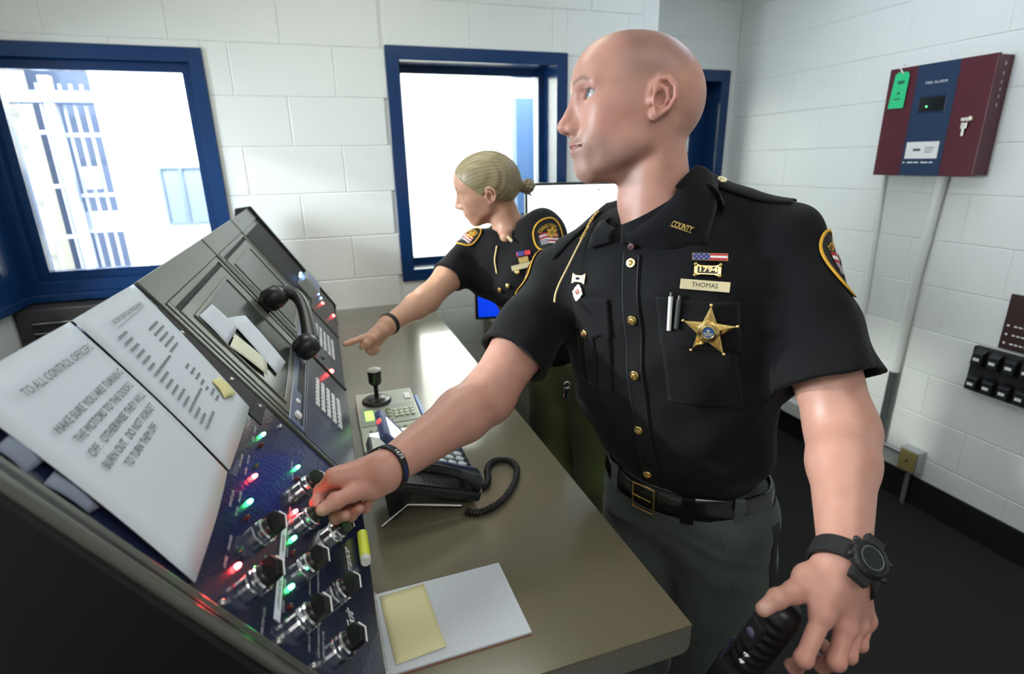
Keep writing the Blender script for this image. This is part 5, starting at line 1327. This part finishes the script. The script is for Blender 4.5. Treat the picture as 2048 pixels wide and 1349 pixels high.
# left pocket: open slot with two pens
v, f = grid2(lambda a, b: (0.052+0.118*a, 1.398-0.080*b), 14, 10); on_front('pocket_flap', v, f, 0, 0, 0.0035, M_SHIRT, thick=0.0025)
v, f = grid2(lambda a, b: (0.056+0.110*a, 1.330-0.115*b), 14, 10); on_front('pocket', v, f, 0, 0, 0.0018, M_SHIRT, thick=0.002)
for du, m, L0, L1, r in ((0.0765, M_WHITEP, 1.402, 1.345, 0.0036), (0.0885, mat('grey_pen', (0.06, 0.065, 0.07), 0.3), 1.398, 1.350, 0.0038)):
    a, n1 = front(du+0.001, L0); b, n2 = front(du-0.003, L1)
    MB().tube([tuple(a+n1*0.0065), tuple(b+n2*0.0085)], r, 10).build('pen', m, shirt)
    MB().tube([tuple(a+n1*0.0065), tuple(a+n1*0.0065+A3(0, 0, 0.007))], r*0.6, 8).build('pen_button', M_STEEL, shirt)
# --- metal insignia on the left breast (centre u, z)
def plate(name, w, h, u, z, off, m, ang=0.0, nx=8, ny=3, thick=0.0016, shape=None, du=0.0, dz=0.0):
    M = insignia(u, z, ang); mb = MB(M @ Matrix.Translation((du, dz, off-0.004)))
    if shape:
        v, f = grid2(shape, nx, ny); mb.add([(a, c, 0) for a, c in v], [q[::-1] for q in f]); return mb.build(name, m, shirt, solid=thick)
    mb.box((-w/2, -h/2, -thick/2), (w/2, h/2, thick/2), 0.0004); return mb.build(name, m, shirt)
AX = -0.02
def chest_text(txt, w, size, u, z, off, m, ang=AX, nm='lettering', **k):
    mb = MB(insignia(u, z, ang) @ Matrix.Translation((0, 0, off-0.004))); put_text(mb, txt, size, width=w, **k); return mb.build(nm, m, shirt)
plate('name_plate', 0.076, 0.0165, 0.126, 1.4215, 0.0060, M_BRASSP, AX)
chest_text('THOMAS', 0.040, 0.0108, 0.126, 1.4215, 0.0072, M_BLACKM)
# number plate: scrolled gold bracket with black field
def scroll(a, b):
    x = (a-0.5)*0.041; hh = 0.0072+0.0040*max(0, abs(2*a-1)-0.55)/0.45; return (x, (0.5-b)*2*hh)
plate('number_bracket', 0.043, 0.016, 0.1255, 1.4435, 0.0060, M_GOLD, AX, 14, 4, shape=scroll)
NBM = insignia(0.1255, 1.4435, AX)
for sx in (-1, 1):
    for sz in (-1, 1): MB(NBM).sphere((sx*0.0190, sz*0.0090, 0.003), 0.0034, 10, 8).build('bracket_scroll', M_GOLD, shirt)
plate('number_field', 0.031, 0.0110, 0.1255, 1.4435, 0.0074, M_BLACK, AX)
chest_text('1794', 0.027, 0.0120, 0.1255, 1.4435, 0.0088, M_GOLD, offset=0.0002)
# flag bar
FU, FZ = 0.1235, 1.4620
plate('flag_bar', 0.0560, 0.0128, FU, FZ, 0.0058, M_GOLD, AX)
plate('flag_union', 0.0268, 0.0112, FU, FZ, 0.0070, M_NAVYT, AX, du=-0.0135)
for i in range(3):
    plate('flag_stripe', 0.0268, 0.00375, FU, FZ, 0.0070, mat('flag_white', (0.85, 0.85, 0.85), 0.35) if i == 1 else mat('flag_red', (0.55, 0.02, 0.03), 0.35), AX, du=0.0135, dz=0.00375-0.00375*i)
mb = MB(insignia(FU, FZ, AX) @ Matrix.Translation((-0.0135, 0, 0.0040)))
for i in range(7):
    for j in range(3):
        if (i+j) % 2: continue
        cx, cy = -0.0114+0.0038*i, -0.0036+0.0036*j
        mb.add([(cx+(0.0013 if k % 2 == 0 else 0.0006)*math.cos(math.pi/2+k*math.pi/5), cy+(0.0013 if k % 2 == 0 else 0.0006)*math.sin(math.pi/2+k*math.pi/5), 0) for k in range(10)], [tuple(range(10))])
mb.build('flag_stars', M_WHITET, shirt)
# five-pointed star badge
u0, z0 = 0.134, 1.352
p, n = front(u0, z0); n = n*0.6+T_F*0.4; n /= np.linalg.norm(n); x = np.cross(Z3, n); x /= np.linalg.norm(x); y = np.cross(n, x)
SM_ = frame(tuple(p+n*0.006), x, y, n); mb = MB(SM_); Ro, Ri = 0.043, 0.0185
v = [(0, 0, 0.006)]
for k in range(10): a = math.pi/2+k*math.pi/5; r = Ro if k % 2 == 0 else Ri; v.append((r*math.cos(a), r*math.sin(a), 0.0012 if k % 2 == 0 else 0.0012))
mb.add(v, [(0, 1+k, 1+(k+1) % 10) for k in range(10)])
v2 = [(a, b, -0.002) for a, b, c in v]; v2[0] = (0, 0, -0.002); mb.add(v2, [(0, 1+(k+1) % 10, 1+k) for k in range(10)])
for k in range(10): mb.add([v[1+k], v[1+(k+1) % 10], v2[1+(k+1) % 10], v2[1+k]], [(0, 3, 2, 1)])
for k in range(5):
    a = math.pi/2+k*2*math.pi/5
    for d in np.linspace(-0.32, 0.32, 5):          # rays engraved along each point
        r0_, r1_ = 0.020, Ro-0.010-abs(d)*0.02; c, s_ = math.cos(a), math.sin(a)
        q0 = (r0_*c-d*0.022*s_, r0_*s_+d*0.022*c, 0.0042); q1 = (r1_*c-d*0.008*s_, r1_*s_+d*0.008*c, 0.0026); mb.tube([q0, q1], 0.00055, 4)
mb.build('star_badge', M_GOLD, shirt)
for k in range(5):
    a = math.pi/2+k*2*math.pi/5; MB(SM_).sphere(((Ro+0.001)*math.cos(a), (Ro+0.001)*math.sin(a), 0.0005), 0.0032, 12, 8).build('star_ball_tip', M_GOLD, shirt)
MB(SM_).lathe([(0.0172, 0.002), (0.0172, 0.0066), (0.0160, 0.0074), (0.0105, 0.0074), (0.0100, 0.0078), (0.0092, 0.0070)], 32, cap=False).build('badge_ring', M_GOLD, shirt)
MB(SM_).lathe([(0.0096, 0.0066), (0.0001, 0.0070)], 24, cap=False).build('badge_seal', mat('seal_blue', (0.03, 0.08, 0.22), 0.3), shirt)
mb = MB(SM_); mb.box((-0.0075, -0.0028, 0.0066), (0.0075, -0.0008, 0.0074)); mb.box((-0.006, -0.0056, 0.0066), (0.006, -0.0040, 0.0074)); mb.lathe([(0.0025, 0.0068), (0.0001, 0.0076)], 12, Matrix.Translation((0, 0.002, 0)), cap=False); mb.build('seal_landscape', M_BRASSP, shirt)
def arc_text(mb, txt, size, R_, span, top=True, h=0.0077, **k):
    v, f = text_mesh(txt, size, **k); ww = max(p[0] for p in v)-min(p[0] for p in v)
    out = []
    for p_ in v:
        t = p_[0]/ww*span
        if top: a = math.pi/2-t; r = R_+p_[1]
        else: a = -math.pi/2+t; r = R_-p_[1]
        out.append((r*math.cos(a), r*math.sin(a), h))
    mb.add(out, f)
mb = MB(SM_); arc_text(mb, 'CORRECTIONS', 0.0058, 0.0133, 2.3); arc_text(mb, 'BUTLER COUNTY', 0.0058, 0.0133, 2.9, top=False); mb.build('badge_lettering', M_BLACKM, shirt)
# --- right breast: pin bar and crest
def scroll2(a, b): return ((a-0.5)*0.034, (0.5-b)*2*(0.0062+0.0038*max(0, abs(2*a-1)-0.5)/0.5))
plate('service_bar', 0.034, 0.013, -0.116, 1.4035, 0.0060, M_GOLD, 0.10, 12, 3, shape=scroll2)
plate('bar_field', 0.024, 0.0085, -0.116, 1.4035, 0.0074, M_WHITEP, 0.10)
plate('bar_mark', 0.010, 0.0045, -0.116, 1.4035, 0.0086, M_BLACKM, 0.10, thick=0.0008)
v, f = polar(lambda a: 0.0125*(1+0.10*math.cos(4*a)+0.12*math.cos(2*a+math.pi)+0.06*math.cos(8*a)), 40)
CRM = insignia(-0.1135, 1.3795); mb = MB(CRM @ Matrix.Translation((0, 0, 0.002))); mb.add([(p_[0], p_[1], 0) for p_ in v], f); mb.build('crest_pin', mat('silver_crest', (0.75, 0.68, 0.60), 0.35, metal=0.6), shirt, solid=0.002)
MB(CRM).lathe([(0.0055, 0.003), (0.005, 0.0042), (0.0001, 0.0046)], 16, Matrix.Translation((0, 0.002, 0)), cap=False).build('crest_centre', mat('crest_red', (0.55, 0.22, 0.20), 0.5), shirt)
# gold lanyard from the right shoulder down into the pocket
def lay(pts, off):
    out = []
    for q in pts: g = gradn(man_shirt, np.array([q]), 0.01)[0]; out.append(np.array(q)+g*off)
    return out
lp_ = smooth_path([tuple(q) for q in lay([(0.462, 0.943, 1.475), (0.449, 0.944, 1.452), (0.437, 0.945, 1.429), (0.424, 0.941, 1.410), (0.413, 0.938, 1.394), (0.400, 0.928, 1.378), (0.392, 0.916, 1.366)], 0.004)], 6)
MB().tube(lp_, 0.0019, 8).build('lanyard_cord', mat('gold_cord', (0.80, 0.62, 0.30), 0.45), shirt)
ch = smooth_path([tuple(q) for q in lay([(0.502, 0.960, 1.520), (0.485, 0.948, 1.508), (0.473, 0.943, 1.492), (0.462, 0.943, 1.475)], 0.005)], 8)
mb = MB()
for i in range(0, len(ch)-1):
    c = Vector(ch[i]); t = (Vector(ch[i+1])-c).normalized(); s1 = t.orthogonal().normalized(); s2 = t.cross(s1); w = 1.4*i
    ax = (s1*math.cos(w)+s2*math.sin(w))
    mb.tube([tuple(c+t*0.0038*math.cos(a)+ax*0.0024*math.sin(a)) for a in np.linspace(0, 6.283, 9)[:-1]], 0.0007, 5, closed=True)
mb.build('lanyard_chain', M_GOLD, shirt)
# --- epaulettes
def top_patch(name, pts, hw, off, m, tip):
    P0, P1 = np.array(pts[0]), np.array(pts[1]); dr = P1-P0; L_ = np.linalg.norm(dr); x = A3(*(dr/L_)); y = np.cross(Z3, x); y /= np.linalg.norm(y)
    v, f = grid2(lambda a, b: (a*L_, (b-0.5)*2*hw*(min(1, (a+tip)/ (2*tip)) if tip else 1)), 16, 6)
    return project_mesh(name, v, f, (P0[0], P0[1], P0[2]), x, y, Z3, man_shirt, off, m, shirt, lift=0.12, thick=0.0025)
top_patch('epaulette', ((0.678, 0.872, 1.5), (0.762, 0.752, 1.5)), 0.024, 0.004, M_SHIRT2, 0.10)
top_patch('epaulette', ((0.515, 0.968, 1.45), (0.440, 1.022, 1.45)), 0.022, 0.004, M_SHIRT2, 0.10)
p = march(man_shirt, [(0.686, 0.848, 1.75)], (0, 0, -1))[0]; n = gradn(man_shirt, p, 0.01)[0]; gold_button(p+n*0.006, n*0.6-A3(0.3, 0.6, 0)*0.3+Z3*0.2, 0.0085, m=M_BRASSP)
# --- sleeve patches
def shield(a):
    c, s = math.cos(a), math.sin(a); r = 1/ (abs(c/0.046)**2.6+abs(s/0.056)**2.6)**(1/2.6)
    return r*(1.0 if s > 0 else 1.0+0.10*abs(s)**3)
def sleeve_patch(fn, o, n, up, parent, S=1.0, flip=1, lift=0.08):
    n = np.asarray(n, float); n /= np.linalg.norm(n); y = np.asarray(up, float); y = y-n*(y@n); y /= np.linalg.norm(y); x = np.cross(y, n)
    sh = lambda a: shield(a)*S
    def pm(nm, v, f, off, m, **k): return project_mesh(nm, v, f, o, x, y, n, fn, off, m, parent, lift=lift, **k)
    v, f = polar(sh, 48, (0, 0.25, 0.5, 0.75, 1.0)); pm('patch_ground', v, f, 0.0020, M_PATCHBLK)
    v, f = band(sh, 0.93, 1.02); pm('patch_border', v, f, 0.0036, M_YELLOW, thick=0.002)
    mbx = MB(); arc_text(mbx, 'CORRECTIONS', 0.0165*S, 0.0335*S, 1.9, h=0, offset=0.0003)
    pm('patch_lettering', [(a, b-0.004*S) for a, b, c in mbx.v], mbx.f, 0.0034, M_YELLOW, smooth=False)
    # waving flag of red and white stripes
    for i in range(6):
        v, f = grid2(lambda a, b: ((-0.030+0.058*a)*S, (0.012-0.0068*(i+b)-0.010*a+0.003*math.sin(5*a))*S), 10, 1); pm('flag_stripe', v, f, 0.0032, M_REDT if i % 2 == 0 else M_WHITET)
    v, f = grid2(lambda a, b: ((-0.030+0.022*a)*S, (-0.008-0.020*b-0.004*a)*S), 4, 4); pm('flag_field', v, f, 0.0040, mat('patch_grey', (0.30, 0.28, 0.34), 0.7))
    sv = [(0.010*S, 0.004*S)]
    for k in range(12): a = k*math.pi/6+0.2; r = (0.022 if k % 2 == 0 else 0.012)*S; sv.append((0.010*S+r*math.cos(a), 0.004*S+r*math.sin(a)))
    pm('patch_star', sv, [(0, 1+k, 1+(k+1) % 12) for k in range(12)], 0.0046, M_YELLOW)
    v, f = polar(lambda a: 0.007*S, 18); pm('star_centre', [(a+0.010*S, b+0.004*S) for a, b in v], f, 0.0056, mat('patch_olive', (0.25, 0.22, 0.08), 0.7))
armL = M_LSH-M_LEL; armR = M_RSH-M_REL
sleeve_patch(man_shirt, (0.795, 0.672, 1.452), T_L*0.80+T_F*0.10+Z3*0.42, armL, shirt, 1.0)
sleeve_patch(man_shirt, M_RSH+A3(-0.045, 0.030, -0.005), A3(-0.75, 0.45, 0.55), armR, shirt, 1.0)
# --- belt, buckle, trouser stripe, keepers
def waist(P): return np.minimum(man_shirt(P), man_trousers(P))
def ring_pt(phi, z, off):
    d = T_F*math.cos(phi)+T_L*math.sin(phi); p = march(waist, [tw(0, 0, z)+d*0.35], -d)[0]; return p+d*off
RG = [[ring_pt(p_, z, 0.005) for p_ in np.linspace(0, 2*math.pi, 73)[:-1]] for z in (0.978, 0.987, 0.998, 1.010, 1.022)]
NP_ = 72; RS = np.array(RG); RS[:] = RS.mean(0)[None]*0.75+RS*0.25; RS[:, :, 2] = np.array([0.978, 0.987, 0.998, 1.010, 1.022])[:, None]
mb = MB(); mb.add([tuple(p) for r in RS for p in r], [(j*NP_+i, j*NP_+(i+1) % NP_, (j+1)*NP_+(i+1) % NP_, (j+1)*NP_+i) for j in range(4) for i in range(NP_)], True)
belt = mb.build('belt', M_LEATHER, man, solid=0.005)
def belt_fr(phi, off=0.0):
    i = int(round(phi/(2*math.pi)*72)) % 72; p = RS[2, i]; t = RS[2, (i+1) % 72]-RS[2, i-1]; t /= np.linalg.norm(t); n = np.cross(t, Z3); n /= np.linalg.norm(n)
    if n@(p-tw(0, 0, 1.0)) < 0: n = -n
    x = np.cross(Z3, n); return frame(tuple(p+n*off), x, Z3, n)
BF = belt_fr(-0.10, 0.006)
mb = MB(BF); w_, h_ = 0.023, 0.026
mb.tube([(-w_, -h_, 0), (w_, -h_, 0), (w_, h_, 0), (-w_, h_, 0)], 0.0026, 8, closed=True, smooth=False); mb.build('buckle', M_GOLD, belt)
MB(BF).tube([(-w_, 0, 0.001), (0.018, 0.0, 0.004)], 0.002, 6).build('buckle_prong', M_GOLD, belt)
MB(belt_fr(0.55, 0.004)).box((-0.012, -0.027, -0.004), (0.012, 0.027, 0.004), 0.002).build('belt_keeper', M_LEATHER, belt)
MB(belt_fr(1.15, 0.004)).box((-0.009, -0.030, -0.004), (0.009, 0.030, 0.004), 0.002).build('belt_loop', M_TROUS, belt)
MB(belt_fr(-0.7, 0.004)).box((-0.009, -0.030, -0.004), (0.009, 0.030, 0.004), 0.002).build('belt_loop', M_TROUS, belt)
v, f = grid2(lambda a, b: (-0.013+0.026*a, 0.165-0.85*b), 3, 50)
project_mesh('side_stripe', v, f, tw(0.0, 0.015, 0.8), T_F, Z3, T_L, man_trousers, 0.002, mat('stripe_black', (0.008, 0.008, 0.009), 0.7), trous, lift=0.4)
v, f = grid2(lambda a, b: (-0.0008+0.0016*a+0.05*b, 0.165-0.19*b), 1, 20)
project_mesh('pocket_seam', v, f, tw(0.0, 0.055, 0.8), T_F*-1, Z3, (T_L+T_F*0.5)/np.linalg.norm(T_L+T_F*0.5), man_trousers, 0.0015, mat('seam_grey', (0.10, 0.11, 0.11), 0.8), trous, lift=0.4)
for sx in (-1, 1):
    c = tw(0.115*sx, 0.05, 0); mb = MB(frame((c[0], c[1], 0), T_F, T_L, Z3))
    mb.sphere((0.03, 0, 0.045), 0.05, 18, 10, (2.4, 0.95, 0.9)); mb.box((-0.10, -0.045, 0.0), (0.14, 0.045, 0.022), 0.01); mb.build('shoe', M_LEATHER, man)

# --- watch and wristband
def wrist_ring(c, ax, fn, n=40, off=0.002, rmax=0.040):
    ax = ax/np.linalg.norm(ax); e1 = np.cross(ax, Z3); e1 /= np.linalg.norm(e1); e2 = np.cross(ax, e1); out = []
    for k in range(n):
        a = 2*math.pi*k/n; d = e1*math.cos(a)+e2*math.sin(a); p = march(fn, [c+d*0.07], -d, 60, 0.07)[0]; out.append((np.linalg.norm(p-c), d))
    r = np.clip([x[0] for x in out], 0.020, rmax)
    for _ in range(3): r = 0.5*r+0.25*np.roll(r, 1)+0.25*np.roll(r, -1)
    return [(c+d*(r[k]+off), d) for k, (_, d) in enumerate(out)]
def strap(name, ring, ax, hw, th, m, parent):
    ax = ax/np.linalg.norm(ax); n = len(ring); mb = MB(); v = []
    for (p, d) in ring:
        for a, b in ((-hw, 0), (hw, 0), (hw, th), (-hw, th)): v.append(tuple(p+ax*a+d*b))
    f = [(4*i+k, 4*((i+1) % n)+k, 4*((i+1) % n)+(k+1) % 4, 4*i+(k+1) % 4) for i in range(n) for k in range(4)]
    mb.add(v, f); return mb.build(name, m, parent)
axL = M_LWR-M_LEL; axL /= np.linalg.norm(axL); cW = M_LWR+axL*0.006
axW = axL+A3(-0.40, 0.14, -0.05); axW /= np.linalg.norm(axW)
rg = wrist_ring(cW, axW, lambda P: smin(_larm(P), _lhand(P), 0.012), rmax=0.0365)
watch = strap('watch', rg, axW, 0.0135, 0.0040, M_BLACKM, man)
tocam = A3(-0.22, -0.70, 0.55); best = max(range(len(rg)), key=lambda k: rg[k][1]@tocam); pW, dW = rg[best]
nW = dW*0.85+A3(0.0, -0.3, 0.35); nW /= np.linalg.norm(nW)
WM = oriented(tuple(pW+dW*0.002), tuple(nW), tuple(-axW))
MB(WM).lathe([(0.0215, -0.002), (0.0235, 0.002), (0.0235, 0.009), (0.021, 0.0125), (0.0175, 0.0130), (0.0168, 0.0115)], 24, cap=False, smooth=False).build('watch_case', M_BLACK, watch)
MB(WM).lathe([(0.0170, 0.0112), (0.0001, 0.0116)], 24, cap=False).build('watch_face', mat('watch_lcd', (0.02, 0.022, 0.026), 0.2), watch)
MB(WM).lathe([(0.0150, 0.0118), (0.0145, 0.0126), (0.0135, 0.0126), (0.0130, 0.0118)], 24, cap=False).build('watch_bezel_ring', mat('watch_grey', (0.10, 0.11, 0.12), 0.25), watch)
for a in (0.5, -0.5, 2.64, -2.64): MB(WM).sphere((0.0245*math.cos(a), 0.0245*math.sin(a), 0.006), 0.0042, 10, 8).build('watch_button', M_BLACK, watch)
for sy in (-1, 1): MB(WM).box((-0.0115, sy*0.026-0.008, -0.004), (0.0115, sy*0.026+0.008, 0.006), 0.002).build('strap_lug', M_BLACKM, watch)
axR = M_RWR-M_REL; axR /= np.linalg.norm(axR); cB = M_RWR-axR*0.006
axB = axR+A3(-0.02, -0.18, 0.28); axB /= np.linalg.norm(axB)
rgb_ = wrist_ring(cB, axB, lambda P: smin(_rarm(P), _rhand(P), 0.012), 40, 0.0012)
wband = strap('wristband', rgb_, axB, 0.0062, 0.0022, M_BLACKM, man)
# lettering on the wristband, facing the room
tc_ = A3(-0.05, -0.62, 0.72); b0 = max(range(40), key=lambda k: rgb_[k][1]@tc_); v, f = text_mesh('1675', 0.0098, offset=0.0002); ww = max(p[0] for p in v)-min(p[0] for p in v)
per = sum(np.linalg.norm(rgb_[(k+1) % 40][0]-rgb_[k][0]) for k in range(40))
def on_band(p):
    k = b0-p[0]/per*40; i = int(math.floor(k)); w = k-i; a, da = rgb_[i % 40]; b, db = rgb_[(i+1) % 40]
    q = a*(1-w)+b*w; d = da*(1-w)+db*w; return tuple(q+d*0.0027-axB*p[1])
mb = MB(); mb.add([on_band(p) for p in v], f); mb.build('band_lettering', M_WHITEP, wband)
mb = MB(); v, f = grid2(lambda a, b: (0.020+0.022*a, -0.002+0.004*b), 12, 1); mb.add([on_band((p[0]*1, p[1])) for p in v], f); mb.build('band_stripe', mat('band_blue', (0.02, 0.04, 0.25), 0.5), wband)

# --- black ribbed handle held in the left hand
hdl = thing('baton_grip', 'black ribbed equipment grip held in the left hand of the standing officer', 'grip', (0.50, 0.42, 0.95))
g0, g1 = A3(0.508, 0.425, 1.068), A3(0.470, 0.480, 0.86); gx = (g1-g0)/np.linalg.norm(g1-g0)
GM = oriented(tuple(g0), tuple(gx), (0, -1, 0.2))
prof = [(0.004, -0.004), (0.018, -0.002), (0.022, 0.004)]
for k in range(7): z = 0.010+0.016*k; prof += [(0.0235, z), (0.0250, z+0.003), (0.0250, z+0.008), (0.0228, z+0.011)]
prof += [(0.026, 0.130), (0.031, 0.140), (0.031, 0.215), (0.026, 0.222)]
MB(GM).lathe(prof, 24).build('grip', M_BLACK, hdl)
MB(GM).box((-0.031, -0.012, 0.030), (-0.020, 0.012, 0.075), 0.004).build('switch_block', M_BLACKM, hdl)
MB(GM @ Matrix.Translation((-0.0315, 0, 0.050)) @ Matrix.Rotation(-math.pi/2, 4, 'Y')).lathe([(0.007, -0.002), (0.0065, 0.001), (0.001, 0.0015)], 14).build('push_button', mat('violet_button', (0.12, 0.10, 0.20), 0.4), hdl)
for z in (0.085, 0.100): MB(GM).sphere((-0.026, 0.010, z), 0.005, 10, 8).build('stud', M_CHROME, hdl)
MB(GM).tube([(-0.024+0.004*math.sin(t), -0.018, 0.09+0.10*t) for t in np.linspace(0, 1, 10)], 0.002, 6).build('wire', mat('violet_wire', (0.05, 0.04, 0.09), 0.4), hdl)
# ------------------------------------------------------------------ leaning officer behind him
wo = thing('person', 'blonde officer with hair in a bun leaning over the counter and pointing', 'person', (0.82, 1.68, 0.0))
def woman_tone(P):
    c = np.tile(np.array([[0.60, 0.33, 0.22]]), (len(P), 1)); return face_tone(wh_inv(P), c, False)
sdf_object('body', woman_skin, (-0.02, 1.38, 1.08), (0.78, 1.92, 1.70), 0.0030, M_SKIN, wo, woman_tone)
eyeball(WH_R, WH_T, WH_S, (1.0, 0.0, -0.45), wo)
def hair_mat():
    m = mat('ash_blonde_hair', (0.36, 0.29, 0.16), 0.38, spec=0.5)
    N, L = nodes_of(m); a = N.new('ShaderNodeVertexColor'); a.layer_name = 'tone'; L.new(a.outputs['Color'], N['Principled BSDF'].inputs['Base Color']); return m
def hair_tone(P):
    Q = wh_inv(P); ya = np.abs(Q[:, 1])
    ang = np.arctan2(Q[:, 2]+0.02, ya+0.004); s = 0.5+0.25*np.sin(ang*70+Q[:, 0]*25)+0.25*np.sin(ang*133+Q[:, 0]*40+1.3)
    c = np.outer(1-s, np.array([0.19, 0.145, 0.075]))+np.outer(s, np.array([0.42, 0.35, 0.20]))
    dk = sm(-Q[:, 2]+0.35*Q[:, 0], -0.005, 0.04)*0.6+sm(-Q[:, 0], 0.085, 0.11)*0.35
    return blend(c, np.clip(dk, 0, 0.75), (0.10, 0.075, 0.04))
hair = sdf_object('hair', woman_hair, WH_T-0.20, WH_T+0.20, 0.0028, hair_mat(), wo, hair_tone)
mb = MB(); rr_ = [wh((-0.106+0.0*math.cos(a), 0.0165*math.cos(a), -0.018+0.0165*math.sin(a))) for a in np.linspace(0, 2*math.pi, 20)[:-1]]
mb.tube([tuple(p) for p in rr_], 0.0035, 8, closed=True); mb.build('hair_tie', M_BLACKM, hair)
ws = sdf_object('shirt', woman_shirt, (0.25, 1.38, 0.90), (1.0, 1.92, 1.52), 0.0058, M_SHIRT, wo)
M_TROUSW = cloth_mat('olive_trouser_cloth', (0.13, 0.16, 0.055), sheen=0.3)
sdf_object('trousers', woman_trousers, (0.55, 1.40, 0.03), (1.10, 2.0, 1.12), 0.009, M_TROUSW, wo)
# collar
def wcol(a, b):
    A = -2.6+5.2*a; r = 0.062+0.034*b; fr = max(0, math.cos(A))
    return tuple(wh_n+wx*(r*1.0*math.cos(A)+0.012*fr*b)+wy*(r*math.sin(A))+wz*(0.034-0.030*fr-(0.030+0.040*fr)*b))
nbv = W_NECK; wz = wh((-0.02, 0, -0.03))-nbv; wz /= np.linalg.norm(wz); wx = WF_-wz*(WF_@wz); wx /= np.linalg.norm(wx); wy = np.cross(wz, wx); wh_n = nbv-wz*0.006
mb = MB(); mb.grid(wcol, 40, 5); mb.build('collar', M_SHIRT2, ws, solid=0.004)
tv = [tuple(wh_n+wx*0.062+wy*y_-wz*z_) for y_, z_ in ((-0.018, 0.0), (0.018, 0.0), (0.0, 0.045))]
mb = MB(); mb.add(tv, [(0, 1, 2)]); mb.build('undershirt', M_WHITET, ws, solid=0.004)
def wpt(px): return np.asarray(px, float)
def wfront(p0, d=WF_*0.75+WL_*0.55+A3(0, 0, 0.2)):
    d = d/np.linalg.norm(d); p = march(woman_shirt, [np.asarray(p0)+d*0.25], -d)[0]; n = gradn(woman_shirt, p, 0.02)[0]; return p, n
def wplate(name, p0, w, h, m, ang=0.0, off=0.004):
    p, n = wfront(p0); x = np.cross(Z3, n); x /= np.linalg.norm(x); y = np.cross(n, x); ca, sa = math.cos(ang), math.sin(ang)
    MB(frame(tuple(p+n*off), x*ca+y*sa, y*ca-x*sa, n)).box((-w/2, -h/2, -0.001), (w/2, h/2, 0.001), 0.0005).build(name, m, ws)
wplate('name_plate', (0.5633, 1.5472, 1.3166), 0.070, 0.016, M_BRASSP, 0.25); wplate('number_bracket', (0.5682, 1.5514, 1.3345), 0.030, 0.018, M_GOLD, 0.25)
wplate('flag_bar', (0.5705, 1.5569, 1.3525), 0.045, 0.014, mat('flag_red', (0.55, 0.02, 0.03), 0.35), 0.25); wplate('flag_union', (0.5640, 1.5609, 1.3515), 0.022, 0.014, M_NAVYT, 0.25, 0.0055)
wplate('collar_pin', (0.5520, 1.5998, 1.3872), 0.034, 0.009, M_BRASSP, -0.45, 0.016)
for p0 in ((0.5149, 1.5443, 1.2599), (0.4966, 1.5674, 1.2444), (0.5449, 1.5443, 1.2999), (0.535, 1.55, 1.22)):
    p, n = wfront(p0); gold_button(p+n*0.003, n, 0.0075, ws)
lw = []
for p0 in ((0.5062, 1.6491, 1.3654), (0.4881, 1.6301, 1.3314), (0.4831, 1.6201, 1.3114), (0.4849, 1.6085, 1.2871)):
    p, n = wfront(p0, WF_+A3(0, 0, 0.15)); lw.append(tuple(p+n*0.003))
MB().tube(smooth_path(lw, 6), 0.0025, 8).build('lanyard_cord', mat('gold_cord', (0.80, 0.62, 0.30), 0.45), ws)
sleeve_patch(woman_shirt, (0.640, 1.565, 1.398), WL_*0.75+WF_*0.55+Z3*0.35, W_LSH-W_LEL, ws, 0.85, lift=0.12)
sleeve_patch(woman_shirt, W_RSH+A3(-0.02, -0.02, 0.03), A3(-0.25, -0.25, 0.95), W_RSH-W_REL, ws, 0.8, lift=0.10)
p = march(woman_shirt, [(0.612, 1.655, 1.7)], (0, 0, -1))[0]; n = gradn(woman_shirt, p, 0.01)[0]; gold_button(p+n*0.004, n*0.5+A3(-0.3, -0.6, 0.2), 0.0075, ws, M_BRASSP)
axw = W_RWR-W_REL; axw /= np.linalg.norm(axw)
strap('wristband', wrist_ring(W_RWR-axw*0.006, axw, lambda P: smin(_wrarm(P), _wrhand(P), 0.01), 30, 0.001), axw, 0.006, 0.0022, M_BLACKM, wo)
for sx in (-1, 1):
    c = A3(0.83, 1.68, 0)+WL_*0.10*sx; mb = MB(frame((c[0], c[1], 0), WF_, WL_, Z3)); mb.sphere((0.03, 0, 0.042), 0.045, 16, 10, (2.3, 0.95, 0.9)); mb.box((-0.09, -0.04, 0.0), (0.125, 0.04, 0.02), 0.01); mb.build('shoe', M_LEATHER, wo)
# key ring and cord on her belt
kr = thing('key_ring', 'silver keys and cord hanging at the leaning officer\'s hip', 'keys', (0.66, 1.50, 0.90))
mb = MB(); k0 = A3(0.640, 1.395, 0.975)
mb.tube([tuple(k0+A3(0.010*math.cos(a), 0, 0.010*math.sin(a))) for a in np.linspace(0, 6.283, 14)[:-1]], 0.0016, 6, closed=True); mb.build('ring', M_CHROME, kr)
for i in range(3): MB(Matrix.Translation(tuple(k0+A3(0.008*i-0.008, 0, -0.010))) @ Matrix.Rotation(0.4*i-0.3, 4, 'Y')).box((-0.004, -0.001, -0.035), (0.004, 0.001, 0.0), 0.0005).build('key', M_CHROME, kr)
